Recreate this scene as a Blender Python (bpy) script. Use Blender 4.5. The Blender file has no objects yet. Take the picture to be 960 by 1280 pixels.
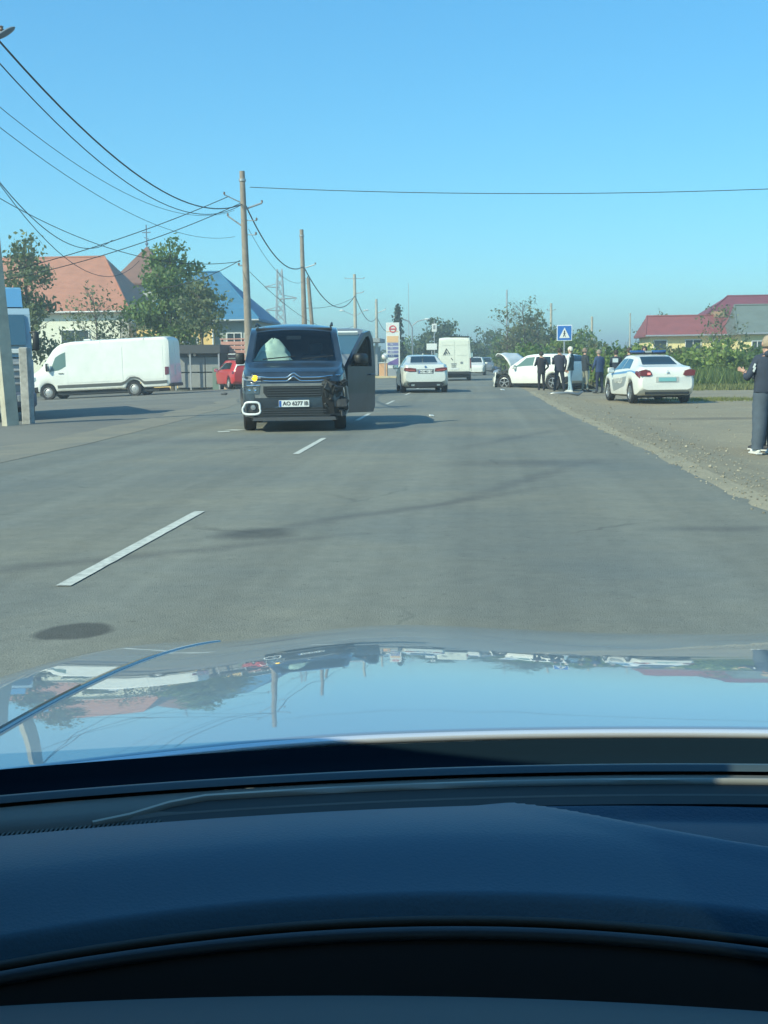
import bpy, bmesh, math, random
from mathutils import Vector, Matrix, Euler
from mathutils.noise import noise
R = math.radians
scene = bpy.context.scene
COL = scene.collection
random.seed(7)

# ---------------------------------------------------------------- camera
EYE = 1.18
cam_data = bpy.data.cameras.new('camera')
cam_data.sensor_fit = 'VERTICAL'
cam_data.sensor_height = 36.0
cam_data.lens = 40.5
cam_data.clip_start = 0.02
cam_data.clip_end = 6000
cam = bpy.data.objects.new('camera', cam_data)
COL.objects.link(cam)
pitch, yaw, roll = R(7.4228), R(4.6165), 0.012
fw = Vector((-math.sin(yaw) * math.cos(pitch), math.cos(yaw) * math.cos(pitch), -math.sin(pitch)))
r0 = Vector((math.cos(yaw), math.sin(yaw), 0)); u0 = r0.cross(fw)
cr = math.cos(roll) * r0 - math.sin(roll) * u0
cu = math.sin(roll) * r0 + math.cos(roll) * u0
cam.matrix_world = Matrix(((cr.x, cu.x, -fw.x, 0), (cr.y, cu.y, -fw.y, 0), (cr.z, cu.z, -fw.z, EYE), (0, 0, 0, 1)))
scene.camera = cam

# ---------------------------------------------------------------- sky and sun
SUN_EL, SUN_AZ = R(37), R(226)        # compass azimuth: from behind, on the left
world = bpy.data.worlds.new('World'); scene.world = world; world.use_nodes = True
nt = world.node_tree; nt.nodes.clear()
sky = nt.nodes.new('ShaderNodeTexSky'); sky.sky_type = 'NISHITA'; sky.sun_disc = False
sky.sun_elevation = SUN_EL; sky.sun_rotation = SUN_AZ
sky.air_density = 1.0; sky.dust_density = 0.35; sky.ozone_density = 3.0; sky.altitude = 100
tint = nt.nodes.new('ShaderNodeMix'); tint.data_type = 'RGBA'; tint.blend_type = 'MULTIPLY'
tint.inputs[0].default_value = 1.0
tint.inputs[7].default_value = (1.05, 2.06, 2.26, 1)     # the phone's cool white balance
bg = nt.nodes.new('ShaderNodeBackground'); bg.inputs['Strength'].default_value = 0.13
wo = nt.nodes.new('ShaderNodeOutputWorld')
gam = nt.nodes.new('ShaderNodeGamma'); gam.inputs[1].default_value = 0.62
hsv = nt.nodes.new('ShaderNodeHueSaturation'); hsv.inputs['Saturation'].default_value = 1.48
nt.links.new(sky.outputs[0], gam.inputs[0]); nt.links.new(gam.outputs[0], hsv.inputs['Color']); nt.links.new(hsv.outputs[0], tint.inputs[6]); nt.links.new(tint.outputs[2], bg.inputs['Color'])
nt.links.new(bg.outputs[0], wo.inputs['Surface'])
sun_data = bpy.data.lights.new('sun', 'SUN'); sun_data.energy = 4.3; sun_data.angle = R(0.53)
sun_data.color = (1.0, 1.0, 0.74)
sun = bpy.data.objects.new('sun', sun_data); COL.objects.link(sun)
to_sun = Vector((math.sin(SUN_AZ) * math.cos(SUN_EL), math.cos(SUN_AZ) * math.cos(SUN_EL), math.sin(SUN_EL)))
sun.rotation_euler = to_sun.to_track_quat('Z', 'Y').to_euler()
scene.view_settings.view_transform = 'Standard'
scene.view_settings.look = 'None'
scene.view_settings.exposure = 0.30
scene.view_settings.gamma = 1.0
scene.cycles.max_bounces = 6
scene.cycles.transparent_max_bounces = 16
scene.cycles.use_denoising = True

# ---------------------------------------------------------------- materials
_m = {}
def mat(name, rgb, rough=0.6, metal=0.0, var=0.0, scale=5.0, bump=0.0, coat=0.0, ior=1.5, emit=None, island=0.0, spec=None, bscale=None):
    if name in _m: return _m[name]
    m = bpy.data.materials.new(name); m.use_nodes = True
    t = m.node_tree; b = t.nodes['Principled BSDF']
    b.inputs['Base Color'].default_value = (*rgb, 1); b.inputs['Roughness'].default_value = rough
    b.inputs['Metallic'].default_value = metal; b.inputs['IOR'].default_value = ior
    b.inputs['Coat Weight'].default_value = coat; b.inputs['Coat Roughness'].default_value = 0.04
    if spec is not None: b.inputs['Specular IOR Level'].default_value = spec
    tc = t.nodes.new('ShaderNodeTexCoord')
    if var or bump:
        n = t.nodes.new('ShaderNodeTexNoise'); n.inputs['Scale'].default_value = scale; n.inputs['Detail'].default_value = 5
        n.inputs['Roughness'].default_value = 0.65
        t.links.new(tc.outputs['Object'], n.inputs['Vector'])
    col = None
    if var:
        mr = t.nodes.new('ShaderNodeMapRange'); mr.inputs[1].default_value = 0.3; mr.inputs[2].default_value = 0.7
        mr.inputs[3].default_value = 1 - var; mr.inputs[4].default_value = 1 + var
        t.links.new(n.outputs['Fac'], mr.inputs[0])
        mx = t.nodes.new('ShaderNodeMix'); mx.data_type = 'RGBA'; mx.blend_type = 'MULTIPLY'; mx.inputs[0].default_value = 1
        mx.inputs[6].default_value = (*rgb, 1); t.links.new(mr.outputs[0], mx.inputs[7])
        col = mx.outputs[2]
    if island:
        g = t.nodes.new('ShaderNodeNewGeometry')
        mr2 = t.nodes.new('ShaderNodeMapRange'); mr2.inputs[3].default_value = 1 - island; mr2.inputs[4].default_value = 1 + island
        t.links.new(g.outputs['Random Per Island'], mr2.inputs[0])
        mx2 = t.nodes.new('ShaderNodeMix'); mx2.data_type = 'RGBA'; mx2.blend_type = 'MULTIPLY'; mx2.inputs[0].default_value = 1
        if col is not None: t.links.new(col, mx2.inputs[6])
        else: mx2.inputs[6].default_value = (*rgb, 1)
        t.links.new(mr2.outputs[0], mx2.inputs[7]); col = mx2.outputs[2]
    if col is not None: t.links.new(col, b.inputs['Base Color'])
    if bump:
        bp = t.nodes.new('ShaderNodeBump'); bp.inputs['Strength'].default_value = bump; bp.inputs['Distance'].default_value = 0.02
        nn = n
        if bscale:
            nn = t.nodes.new('ShaderNodeTexNoise'); nn.inputs['Scale'].default_value = bscale; nn.inputs['Detail'].default_value = 3
            t.links.new(tc.outputs['Object'], nn.inputs['Vector'])
        t.links.new(nn.outputs['Fac'], bp.inputs['Height']); t.links.new(bp.outputs[0], b.inputs['Normal'])
    if emit:
        b.inputs['Emission Color'].default_value = (*emit[0], 1); b.inputs['Emission Strength'].default_value = emit[1]
    _m[name] = m
    return m

def leafmat(name, rgb, island=0.45):
    if name in _m: return _m[name]
    m = mat(name, rgb, rough=0.65, island=island, var=0.25, scale=0.6)
    t = m.node_tree; b = t.nodes['Principled BSDF']; out = t.nodes['Material Output']
    tr = t.nodes.new('ShaderNodeBsdfTranslucent'); tr.inputs['Color'].default_value = (rgb[0] * 1.6, rgb[1] * 1.7, rgb[2], 1)
    ms = t.nodes.new('ShaderNodeMixShader'); ms.inputs[0].default_value = 0.3
    t.links.new(b.outputs[0], ms.inputs[1]); t.links.new(tr.outputs[0], ms.inputs[2]); t.links.new(ms.outputs[0], out.inputs['Surface'])
    return m

def glassmat(name, rgb=(0.75, 0.85, 0.85), ior=1.5, tintw=0.0):
    """window glass: clear transmission tinted, with a Fresnel reflection"""
    if name in _m: return _m[name]
    m = bpy.data.materials.new(name); m.use_nodes = True; t = m.node_tree; t.nodes.clear()
    out = t.nodes.new('ShaderNodeOutputMaterial'); tr = t.nodes.new('ShaderNodeBsdfTransparent'); tr.inputs[0].default_value = (*rgb, 1)
    gl = t.nodes.new('ShaderNodeBsdfGlossy'); gl.inputs['Roughness'].default_value = 0.02; gl.inputs['Color'].default_value = (1, 1, 1, 1)
    fr = t.nodes.new('ShaderNodeFresnel'); fr.inputs[0].default_value = ior
    mx = t.nodes.new('ShaderNodeMixShader')
    t.links.new(fr.outputs[0], mx.inputs[0]); t.links.new(tr.outputs[0], mx.inputs[1]); t.links.new(gl.outputs[0], mx.inputs[2])
    t.links.new(mx.outputs[0], out.inputs['Surface']); _m[name] = m
    return m

WHITE = mat('white_car_paint', (0.76, 0.765, 0.71), 0.35, var=0.07, scale=1.6, coat=0.5)
CREAM = mat('cream_white_van_paint', (0.76, 0.78, 0.68), 0.4, var=0.05, scale=2, coat=0.3)
SILVERW = mat('pearl_silver_paint', (0.70, 0.72, 0.66), 0.3, metal=0.15, var=0.03, scale=3, coat=0.7)
DARKP = mat('dark_grey_car_paint', (0.030, 0.046, 0.066), 0.34, metal=0.3, var=0.35, scale=2.2, coat=1.0)
GREYP = mat('grey_car_paint', (0.22, 0.24, 0.25), 0.3, metal=0.3, coat=0.7)
REDP = mat('red_car_paint', (0.55, 0.03, 0.03), 0.3, coat=0.8)
BLUEP = mat('blue_car_paint', (0.04, 0.08, 0.18), 0.3, coat=0.8)
BLACKPL = mat('black_plastic', (0.02, 0.022, 0.024), 0.5, var=0.15, scale=20)
TYRE = mat('tyre_rubber', (0.018, 0.018, 0.02), 0.75, var=0.2, scale=12)
RIM = mat('alloy_rim', (0.5, 0.52, 0.53), 0.35, metal=0.8)
STEEL = mat('steel_rim_grey', (0.45, 0.46, 0.46), 0.45, metal=0.5)
CHROME = mat('chrome', (0.8, 0.82, 0.83), 0.12, metal=1.0)
DGLASS = mat('dark_window_glass', (0.02, 0.035, 0.045), 0.04, ior=1.55)
BGLASS = mat('blue_window_glass', (0.05, 0.12, 0.18), 0.05, ior=1.6)
CLEARG = glassmat('windscreen_glass_van', (0.78, 0.88, 0.90), 1.5)
SIDEG = glassmat('side_window_glass', (0.85, 0.9, 0.9), 1.22)
LAMPG = mat('headlamp_glass', (0.35, 0.38, 0.4), 0.08, ior=1.6, metal=0.4)
REDL = mat('red_tail_lamp', (0.16, 0.02, 0.03), 0.2, coat=1)
REDON = mat('lit_brake_lamp', (0.7, 0.2, 0.2), 0.2, emit=((1.0, 0.35, 0.3), 0.6))
ORANGEL = mat('lit_orange_indicator', (1.0, 0.6, 0.02), 0.3, emit=((1.0, 0.62, 0.02), 1.4))
WPLATE = mat('licence_plate_white', (0.75, 0.78, 0.75), 0.4)
TPLATE = mat('licence_plate_teal', (0.2, 0.48, 0.5), 0.4)
BPLATE = mat('plate_blue_strip', (0.03, 0.12, 0.4), 0.4)
INK = mat('black_print', (0.03, 0.03, 0.035), 0.5)
GREYINK = mat('grey_print', (0.25, 0.27, 0.28), 0.5)
NAVYINK = mat('navy_print', (0.03, 0.07, 0.22), 0.5)
AIRBAG = mat('airbag_cloth', (0.62, 0.72, 0.60), 0.8, var=0.12, scale=3)
SEATM = mat('seat_cloth', (0.03, 0.032, 0.035), 0.8)
CONC = mat('weathered_concrete', (0.46, 0.43, 0.34), 0.9, var=0.2, scale=3, bump=0.4)
GALV = mat('galvanised_metal', (0.42, 0.44, 0.45), 0.5, metal=0.5, var=0.1, scale=5)
BARK = mat('bark', (0.12, 0.10, 0.08), 0.9, var=0.3, scale=6, bump=0.6)
CABLE = mat('black_cable', (0.02, 0.022, 0.026), 0.6)

# ---------------------------------------------------------------- helpers
def tag(o, label=None, cat=None, group=None, kind=None):
    if label: o['label'] = label
    if cat: o['category'] = cat
    if group: o['group'] = group
    if kind: o['kind'] = kind
    return o
def empty(name, loc=(0, 0, 0), rz=0, label=None, cat=None, group=None):
    o = bpy.data.objects.new(name, None); COL.objects.link(o); o.location = loc; o.rotation_euler = (0, 0, rz)
    o.empty_display_size = 0.2
    return tag(o, label, cat, group)

class MB:
    def __init__(s): s.v = []; s.f = []; s.mi = []; s.cur = 0
    def add(s, vs, fs):
        b = len(s.v); s.v += [tuple(v) for v in vs]; s.f += [tuple(b + i for i in f) for f in fs]; s.mi += [s.cur] * len(fs); return s
    def box(s, c, d, rot=None, bev=0.0):
        x, y, z = d[0] / 2, d[1] / 2, d[2] / 2
        if bev > 0:
            e = min(bev, x * .49, y * .49, z * .49) ; vs = []
            for sx in (-1, 1):
                for sy in (-1, 1):
                    for sz in (-1, 1):
                        vs += [Vector((sx * x, sy * (y - e), sz * (z - e))), Vector((sx * (x - e), sy * y, sz * (z - e))), Vector((sx * (x - e), sy * (y - e), sz * z))]
            bm = bmesh.new()
            for v in vs: bm.verts.new(v)
            r = bmesh.ops.convex_hull(bm, input=bm.verts); bmesh.ops.dissolve_limit(bm, angle_limit=0.01, verts=bm.verts, edges=bm.edges)
            bm.verts.index_update()
            V = [v.co.copy() for v in bm.verts]; F = [[v.index for v in f.verts] for f in bm.faces]; bm.free()
        else:
            V = [Vector((a * x, b * y, c_ * z)) for a in (-1, 1) for b in (-1, 1) for c_ in (-1, 1)]
            F = [(0, 1, 3, 2), (4, 6, 7, 5), (0, 4, 5, 1), (2, 3, 7, 6), (0, 2, 6, 4), (1, 5, 7, 3)]
        if rot is not None:
            m = rot if isinstance(rot, Matrix) else Euler(rot).to_matrix(); V = [m @ v for v in V]
        c = Vector(c); return s.add([v + c for v in V], F)
    def tube(s, pts, rads, n=8, cap=True):
        pts = [Vector(p) for p in pts]
        if not hasattr(rads, '__len__'): rads = [rads] * len(pts)
        vs = []; fs = []; up = Vector((0, 0, 1))
        prev = None
        for i, p in enumerate(pts):
            d = (pts[min(i + 1, len(pts) - 1)] - pts[max(i - 1, 0)]).normalized()
            if prev is None:
                a = d.cross(up)
                if a.length < 0.05: a = d.cross(Vector((1, 0, 0)))
            else: a = prev - d * prev.dot(d)
            a.normalize(); prev = a; b = d.cross(a)
            for k in range(n):
                t = 2 * math.pi * k / n; vs.append(p + (a * math.cos(t) + b * math.sin(t)) * rads[i])
        for i in range(len(pts) - 1):
            for k in range(n):
                fs.append((i * n + k, i * n + (k + 1) % n, (i + 1) * n + (k + 1) % n, (i + 1) * n + k))
        if cap: fs.append(tuple(range(n))[::-1]); fs.append(tuple((len(pts) - 1) * n + k for k in range(n)))
        return s.add(vs, fs)
    def lathe(s, prof, c=(0, 0, 0), axis='x', n=24):
        """prof = [(radius, along)]"""
        vs = []; fs = []; c = Vector(c)
        for r, a in prof:
            for k in range(n):
                t = 2 * math.pi * k / n; u, w = r * math.cos(t), r * math.sin(t)
                vs.append(c + (Vector((a, u, w)) if axis == 'x' else Vector((u, a, w)) if axis == 'y' else Vector((u, w, a))))
        for i in range(len(prof) - 1):
            for k in range(n): fs.append((i * n + k, i * n + (k + 1) % n, (i + 1) * n + (k + 1) % n, (i + 1) * n + k))
        return s.add(vs, fs)
    def prism(s, pts, y0, y1, axis='y'):
        """outline [(a,b)] in the plane across axis"""
        n = len(pts)
        def P(a, b, h): return (a, h, b) if axis == 'y' else (h, a, b) if axis == 'x' else (a, b, h)
        vs = [P(a, b, y0) for a, b in pts] + [P(a, b, y1) for a, b in pts]
        fs = [tuple(range(n)), tuple(range(2 * n - 1, n - 1, -1))] + [(i, (i + 1) % n, n + (i + 1) % n, n + i) for i in range(n)]
        return s.add(vs, fs)
    def ball(s, c, r, n=10, m=7, noise_amp=0.0, seed=0):
        if not hasattr(r, '__len__'): r = (r, r, r)
        vs = []; fs = []; c = Vector(c)
        for i in range(m + 1):
            ph = math.pi * i / m
            for k in range(n):
                t = 2 * math.pi * k / n; d = Vector((math.sin(ph) * math.cos(t), math.sin(ph) * math.sin(t), math.cos(ph)))
                q = 1 + (noise_amp * noise(d * 2 + Vector((seed, 0, 0))) if noise_amp else 0)
                vs.append(c + Vector((d.x * r[0], d.y * r[1], d.z * r[2])) * q)
        for i in range(m):
            for k in range(n): fs.append((i * n + k, (i + 1) * n + k, (i + 1) * n + (k + 1) % n, i * n + (k + 1) % n))
        return s.add(vs, fs)
    def build(s, name, m, parent=None, smooth=None, label=None, kind=None):
        me = bpy.data.meshes.new(name); me.from_pydata(s.v, [], s.f)
        ms = m if isinstance(m, (list, tuple)) else [m]
        for q in ms: me.materials.append(q)
        if len(ms) > 1: me.polygons.foreach_set('material_index', s.mi)
        bm = bmesh.new(); bm.from_mesh(me)
        if smooth is not None: bmesh.ops.remove_doubles(bm, verts=bm.verts, dist=1e-5)
        bmesh.ops.recalc_face_normals(bm, faces=bm.faces); bm.to_mesh(me); bm.free()
        if smooth is not None:
            me.polygons.foreach_set('use_smooth', [True] * len(me.polygons)); me.set_sharp_from_angle(angle=R(smooth))
        me.update()
        o = bpy.data.objects.new(name, me); COL.objects.link(o)
        if parent is not None: o.parent = parent
        if label: o['label'] = label
        if kind: o['kind'] = kind
        return o

def children(o): return [c for c in COL.objects if c.parent == o]
def copy_tree(o, parent=None):
    c = o.copy(); COL.objects.link(c)
    if parent is not None: c.parent = parent
    for ch in children(o): copy_tree(ch, c)
    return c
def text_obj(body, size, name, m, parent, loc, rot, extrude=0.002, space=1.0, bold=0.0):
    cu_ = bpy.data.curves.new(name, 'FONT'); cu_.body = body; cu_.size = size; cu_.align_x = 'CENTER'; cu_.align_y = 'CENTER'
    cu_.extrude = extrude; cu_.space_character = space; cu_.offset = bold; cu_.resolution_u = 3
    tmp = bpy.data.objects.new('tmp', cu_); COL.objects.link(tmp)
    dg = bpy.context.evaluated_depsgraph_get(); me = bpy.data.meshes.new_from_object(tmp.evaluated_get(dg))
    me.name = name; me.materials.clear(); me.materials.append(m)
    bpy.data.objects.remove(tmp); bpy.data.curves.remove(cu_)
    o = bpy.data.objects.new(name, me); COL.objects.link(o)
    if parent is not None: o.parent = parent
    o.location = loc; o.rotation_euler = rot
    return o

def pch(pts):
    """monotone cubic through (x, y) points"""
    xs = [p[0] for p in pts]; ys = [p[1] for p in pts]; n = len(xs)
    d = [(ys[i + 1] - ys[i]) / (xs[i + 1] - xs[i]) for i in range(n - 1)]
    m = [d[0]] + [0 if d[i - 1] * d[i] <= 0 else 2 * d[i - 1] * d[i] / (d[i - 1] + d[i]) for i in range(1, n - 1)] + [d[-1]]
    def f(x):
        if x <= xs[0]: return ys[0]
        if x >= xs[-1]: return ys[-1]
        i = 0
        while x > xs[i + 1]: i += 1
        h = xs[i + 1] - xs[i]; t = (x - xs[i]) / h
        return ys[i] * (1 + 2 * t) * (1 - t) ** 2 + h * m[i] * t * (1 - t) ** 2 + ys[i + 1] * t * t * (3 - 2 * t) + h * m[i + 1] * t * t * (t - 1)
    return f
def sst(a, b, x):
    t = min(1, max(0, (x - a) / (b - a))); return t * t * (3 - 2 * t)

# ---------------------------------------------------------------- the shape of the ground
def gz(x, y):
    if x < -9: return -0.035 * (min(-x, 26) - 9) if y < 140 else -0.035 * (min(-x, 26) - 9) * max(0, (200 - y) / 60)
    if x > 2.2:
        d = 0.24 - 0.09 * sst(20, 34, y)
        return -d * sst(2.2, 4.2, x)
    return 0.0
def axis_vals(segs):
    out = []
    for a, b, st in segs:
        n = max(1, int(round((b - a) / st)))
        out += [a + (b - a) * i / n for i in range(n)]
    return out + [segs[-1][1]]
def sheet(name, xs, ys, dz, m, f=None, bumpy=0.0):
    vs = []; fs = []
    for y in ys:
        for x in xs:
            xx, yy = f(x, y) if f else (x, y)
            vs.append((xx, yy, gz(xx, yy) + dz + (bumpy * noise(Vector((xx * .9, yy * .9, 0))) if bumpy else 0)))
    nx = len(xs)
    for j in range(len(ys) - 1):
        for i in range(nx - 1): fs.append((j * nx + i, j * nx + i + 1, (j + 1) * nx + i + 1, (j + 1) * nx + i))
    mb = MB(); mb.add(vs, fs); o = mb.build(name, m, smooth=60); o['kind'] = 'structure'
    return o

def gmat(name, c1, c2, s1, s2, c3=None, s3=0.15, rough=0.92, bump=0.5, blots=(), fleck=0.0, streak=None, cracks=0):
    """ground: two colours by noise, a third by broad noise, dark stains at places"""
    m = bpy.data.materials.new(name); m.use_nodes = True; t = m.node_tree; b = t.nodes['Principled BSDF']; L = t.links
    b.inputs['Roughness'].default_value = rough
    tc = t.nodes.new('ShaderNodeTexCoord')
    def ns(scale, detail=6, vec=None):
        n = t.nodes.new('ShaderNodeTexNoise'); n.inputs['Scale'].default_value = scale; n.inputs['Detail'].default_value = detail
        n.inputs['Roughness'].default_value = 0.65
        L.new(vec if vec else tc.outputs['Object'], n.inputs['Vector']); return n.outputs['Fac']
    def mr(v, a, bb, c=0, d=1):
        q = t.nodes.new('ShaderNodeMapRange'); q.inputs[1].default_value = a; q.inputs[2].default_value = bb; q.inputs[3].default_value = c; q.inputs[4].default_value = d
        L.new(v, q.inputs[0]); return q.outputs[0]
    def mix(f, a, bb, typ='MIX'):
        q = t.nodes.new('ShaderNodeMix'); q.data_type = 'RGBA'; q.blend_type = typ
        if isinstance(f, float): q.inputs[0].default_value = f
        else: L.new(f, q.inputs[0])
        for s_, k in ((a, 6), (bb, 7)):
            if isinstance(s_, tuple): q.inputs[k].default_value = (*s_, 1)
            else: L.new(s_, q.inputs[k])
        return q.outputs[2]
    col = mix(mr(ns(s1), 0.35, 0.65), c1, c2)
    if c3: col = mix(mr(ns(s3, 4), 0.42, 0.62), col, c3)
    fine = ns(s2, 3)
    fr_ = mr(fine, 0.25, 0.75, 1 - fleck, 1 + fleck)
    if fleck: col = mix(1.0, col, fr_, 'MULTIPLY')
    if streak:   # traffic-worn bands along the road
        mp = t.nodes.new('ShaderNodeMapping'); mp.inputs['Scale'].default_value = (1.3, 0.03, 1); L.new(tc.outputs['Object'], mp.inputs[0])
        col = mix(1.0, col, mr(ns(1.0, 3, mp.outputs[0]), 0.3, 0.7, 1 - streak, 1 + streak), 'MULTIPLY')
    for (bx, by, ang, rx, ry, dark, edge) in blots:
        mp = t.nodes.new('ShaderNodeMapping'); mp.vector_type = 'TEXTURE'
        mp.inputs['Location'].default_value = (bx + .15, by + .15, 0); mp.inputs['Rotation'].default_value = (0, 0, ang); mp.inputs['Scale'].default_value = (rx, ry, 1)
        wv = t.nodes.new('ShaderNodeVectorMath'); wv.operation = 'MULTIPLY_ADD'
        nz = t.nodes.new('ShaderNodeTexNoise'); nz.inputs['Scale'].default_value = 1.8; nz.inputs['Detail'].default_value = 4
        L.new(tc.outputs['Object'], nz.inputs['Vector']); L.new(nz.outputs['Color'], wv.inputs[0])
        wv.inputs[1].default_value = (0.3, 0.3, 0.0); L.new(tc.outputs['Object'], wv.inputs[2])
        L.new(wv.outputs[0], mp.inputs[0])
        sp = t.nodes.new('ShaderNodeSeparateXYZ'); L.new(mp.outputs[0], sp.inputs[0])
        cb = t.nodes.new('ShaderNodeCombineXYZ'); L.new(sp.outputs[0], cb.inputs[0]); L.new(sp.outputs[1], cb.inputs[1])
        ln = t.nodes.new('ShaderNodeVectorMath'); ln.operation = 'LENGTH'; L.new(cb.outputs[0], ln.inputs[0])
        f = mr(ln.outputs['Value'], 1 - edge, 1 + edge, 1, 0)
        q = t.nodes.new('ShaderNodeMath'); q.operation = 'MULTIPLY'; L.new(f, q.inputs[0]); q.inputs[1].default_value = 1.0
        col = mix(q.outputs[0], col, mix(1.0, col, (dark, dark, dark * 1.05), 'MULTIPLY'))
    if cracks:
        nz = t.nodes.new('ShaderNodeTexNoise'); nz.inputs['Scale'].default_value = 2.2; nz.inputs['Detail'].default_value = 5; L.new(tc.outputs['Object'], nz.inputs['Vector'])
        wv = t.nodes.new('ShaderNodeVectorMath'); wv.operation = 'MULTIPLY_ADD'; wv.inputs[1].default_value = (.5, .5, 0)
        L.new(nz.outputs['Color'], wv.inputs[0]); L.new(tc.outputs['Object'], wv.inputs[2])
        vo = t.nodes.new('ShaderNodeTexVoronoi'); vo.feature = 'DISTANCE_TO_EDGE'; vo.inputs['Scale'].default_value = .42; L.new(wv.outputs[0], vo.inputs['Vector'])
        ln_ = mr(vo.outputs['Distance'], 0.0, 0.010, 1, 0); mk = mr(ns(.35, 3), .50, .62, 0, cracks)
        q = t.nodes.new('ShaderNodeMath'); q.operation = 'MULTIPLY'; L.new(ln_, q.inputs[0]); L.new(mk, q.inputs[1])
        col = mix(q.outputs[0], col, mix(1.0, col, (.35, .36, .38), 'MULTIPLY'))
        col = mix(1.0, col, mr(ns(7, 4), .3, .7, .90, 1.10), 'MULTIPLY'); spk = mr(ns(34, 2), .62, .72, 0, .6); col = mix(spk, col, mix(1.0, col, (1.5, 1.45, 1.35), 'MULTIPLY'))
        spk = mr(ns(21, 2), .30, .38, .50, 0); col = mix(spk, col, mix(1.0, col, (.5, .5, .5), 'MULTIPLY'))
    L.new(col, b.inputs['Base Color'])
    bp = t.nodes.new('ShaderNodeBump'); bp.inputs['Strength'].default_value = bump; bp.inputs['Distance'].default_value = 0.02
    L.new(fine, bp.inputs['Height']); L.new(bp.outputs[0], b.inputs['Normal'])
    return m

XS = axis_vals([(-1500, -200, 260), (-200, -40, 32), (-40, -26, 7), (-26, -9, 2.5), (-9, 2.2, 2.8), (2.2, 4.4, 0.3), (4.4, 40, 6), (40, 200, 32), (200, 1500, 260)])
YS = axis_vals([(-300, -20, 70), (-20, 80, 3), (80, 200, 10), (200, 1500, 130)])
ground = sheet('ground', XS, YS, -0.03, gmat('dry_earth_and_grass', (0.16, 0.15, 0.10), (0.20, 0.18, 0.12), 0.5, 20, (0.11, 0.14, 0.05), 0.12, fleck=0.2))
left_lot = sheet('forecourt', axis_vals([(-26, -9, 2), (-9, -5.6, 1.7)]), axis_vals([(-12, 64, 3)]), -0.012,
                 gmat('forecourt_asphalt', (0.15, 0.15, 0.135), (0.18, 0.175, 0.15), 0.6, 40, (0.21, 0.20, 0.165), 0.2, fleck=0.15))
# the road: a touch wider to the left with distance
def road_f(x, y):
    l = -6.0 - 1.6 * sst(14, 45, y)
    rr = 2.22 - 0.25 * sst(12, 30, y) + 0.05 * noise(Vector((0, y * 0.7, 3))) + 0.10 * noise(Vector((0, y * 2.6, 3)))
    l += 0.12 * noise(Vector((5, y * 0.5, 0)))
    return (l + (rr - l) * x, y)
asphalt = gmat('worn_asphalt', (0.188, 0.190, 0.158), (0.222, 0.216, 0.168), 0.9, 110, (0.155, 0.168, 0.152), 0.22, fleck=0.30, bump=0.4, streak=0.15, rough=0.85, cracks=0.5,
    blots=[(-1.80, 4.93, 0, 0.175, 0.17, 0.42, 0.12), (-1.55, 7.85, 0.1, 0.26, 0.26, 0.55, 0.35), (0.55, 13.4, 0.1, 0.9, 0.4, 0.75, 0.6),
           (-2.2, 6.85, 0.62, 1.5, 0.09, 0.72, 0.7), (-0.6, 9.2, 0.9, 1.6, 0.10, 0.72, 0.7), (1.7, 8.1, 0.2, 0.4, 0.12, 0.75, 0.6), (0.6, 17.8, 1.2, 2.2, 0.14, 0.8, 0.7),
           (0.5, 11.5, 1.2, 1.8, 0.10, 0.78, 0.7), (-4.5, 17.5, 0.3, 2.2, 0.35, 0.85, 0.7)])
road = sheet('road', axis_vals([(0, 1, 0.1)]), axis_vals([(-12, 30, .2), (30, 60, 1.0), (60, 240, 10), (240, 1400, 100)]), 0.0, asphalt, road_f)
shoulder = sheet('dirt_shoulder', [1.9, 2.05, 2.2, 2.4, 2.6, 2.8, 3, 3.2, 3.5, 3.8, 4.2, 5, 7, 10, 15, 22], axis_vals([(-12, 52, 1)]), -0.006,
                 gmat('sandy_gravel', (0.31, 0.265, 0.175), (0.235, 0.21, 0.15), 0.7, 30, (0.265, 0.225, 0.15), 0.3, fleck=0.35,
                      blots=[(5.6, 27.0, 0.05, 1.7, 0.45, 0.62, 0.4), (6.6, 44, 0, 3, 0.8, 0.75, 0.5)]), bumpy=0.004)
sand_edge = sheet('sandy_road_edge', [0, 0.3, 0.6, 1.0], axis_vals([(-12, 44, 0.25)]), -0.002,
                  gmat('pale_sand', (0.37, 0.32, 0.215), (0.28, 0.25, 0.175), 1.5, 30, fleck=0.25),
                  f=lambda x, y: (2.14 - 0.25 * sst(12, 30, y) + 0.06 * noise(Vector((1, y * 1.3, 8))) + x * (0.34 + 0.10 * noise(Vector((3, y * .25, 0)))), y))
# dusty strip between road and forecourt
dust = sheet('dusty_verge', [0, 0.25, 0.5, 0.75, 1.0], axis_vals([(-12, 42, 0.8)]), 0.004,
             gmat('pale_dust', (0.26, 0.235, 0.175), (0.19, 0.185, 0.155), 0.9, 30, fleck=0.2),
             f=lambda x, y: (-5.85 - 1.6 * sst(14, 45, y) + 0.15 * noise(Vector((9, y * .5, 0))) - x * (0.95 + 0.5 * noise(Vector((3, y * .4, 5)))), y))
WPAINT = mat('worn_road_paint', (0.52, 0.53, 0.47), 0.8, var=0.30, scale=14)
def dash(x0, y0, x1, y1, w=0.085):
    d = Vector((x1 - x0, y1 - y0, 0)); n = Vector((-d.y, d.x, 0)).normalized() * w / 2
    mb = MB(); k = 24; vs = []; fs = []
    for i in range(k + 1):
        p = Vector((x0, y0, 0.006)) + d * (i / k)
        a = 1 + 0.10 * noise(Vector((i * .9, y0, 0))); b_ = 1 + 0.10 * noise(Vector((i * .9, y0, 7)))
        vs += [p - n * a, p + n * b_]
    for i in range(k): fs.append((2 * i, 2 * i + 1, 2 * i + 3, 2 * i + 2))
    mb.add(vs, fs); o = mb.build('lane_marking', WPAINT); o['kind'] = 'structure'
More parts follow.
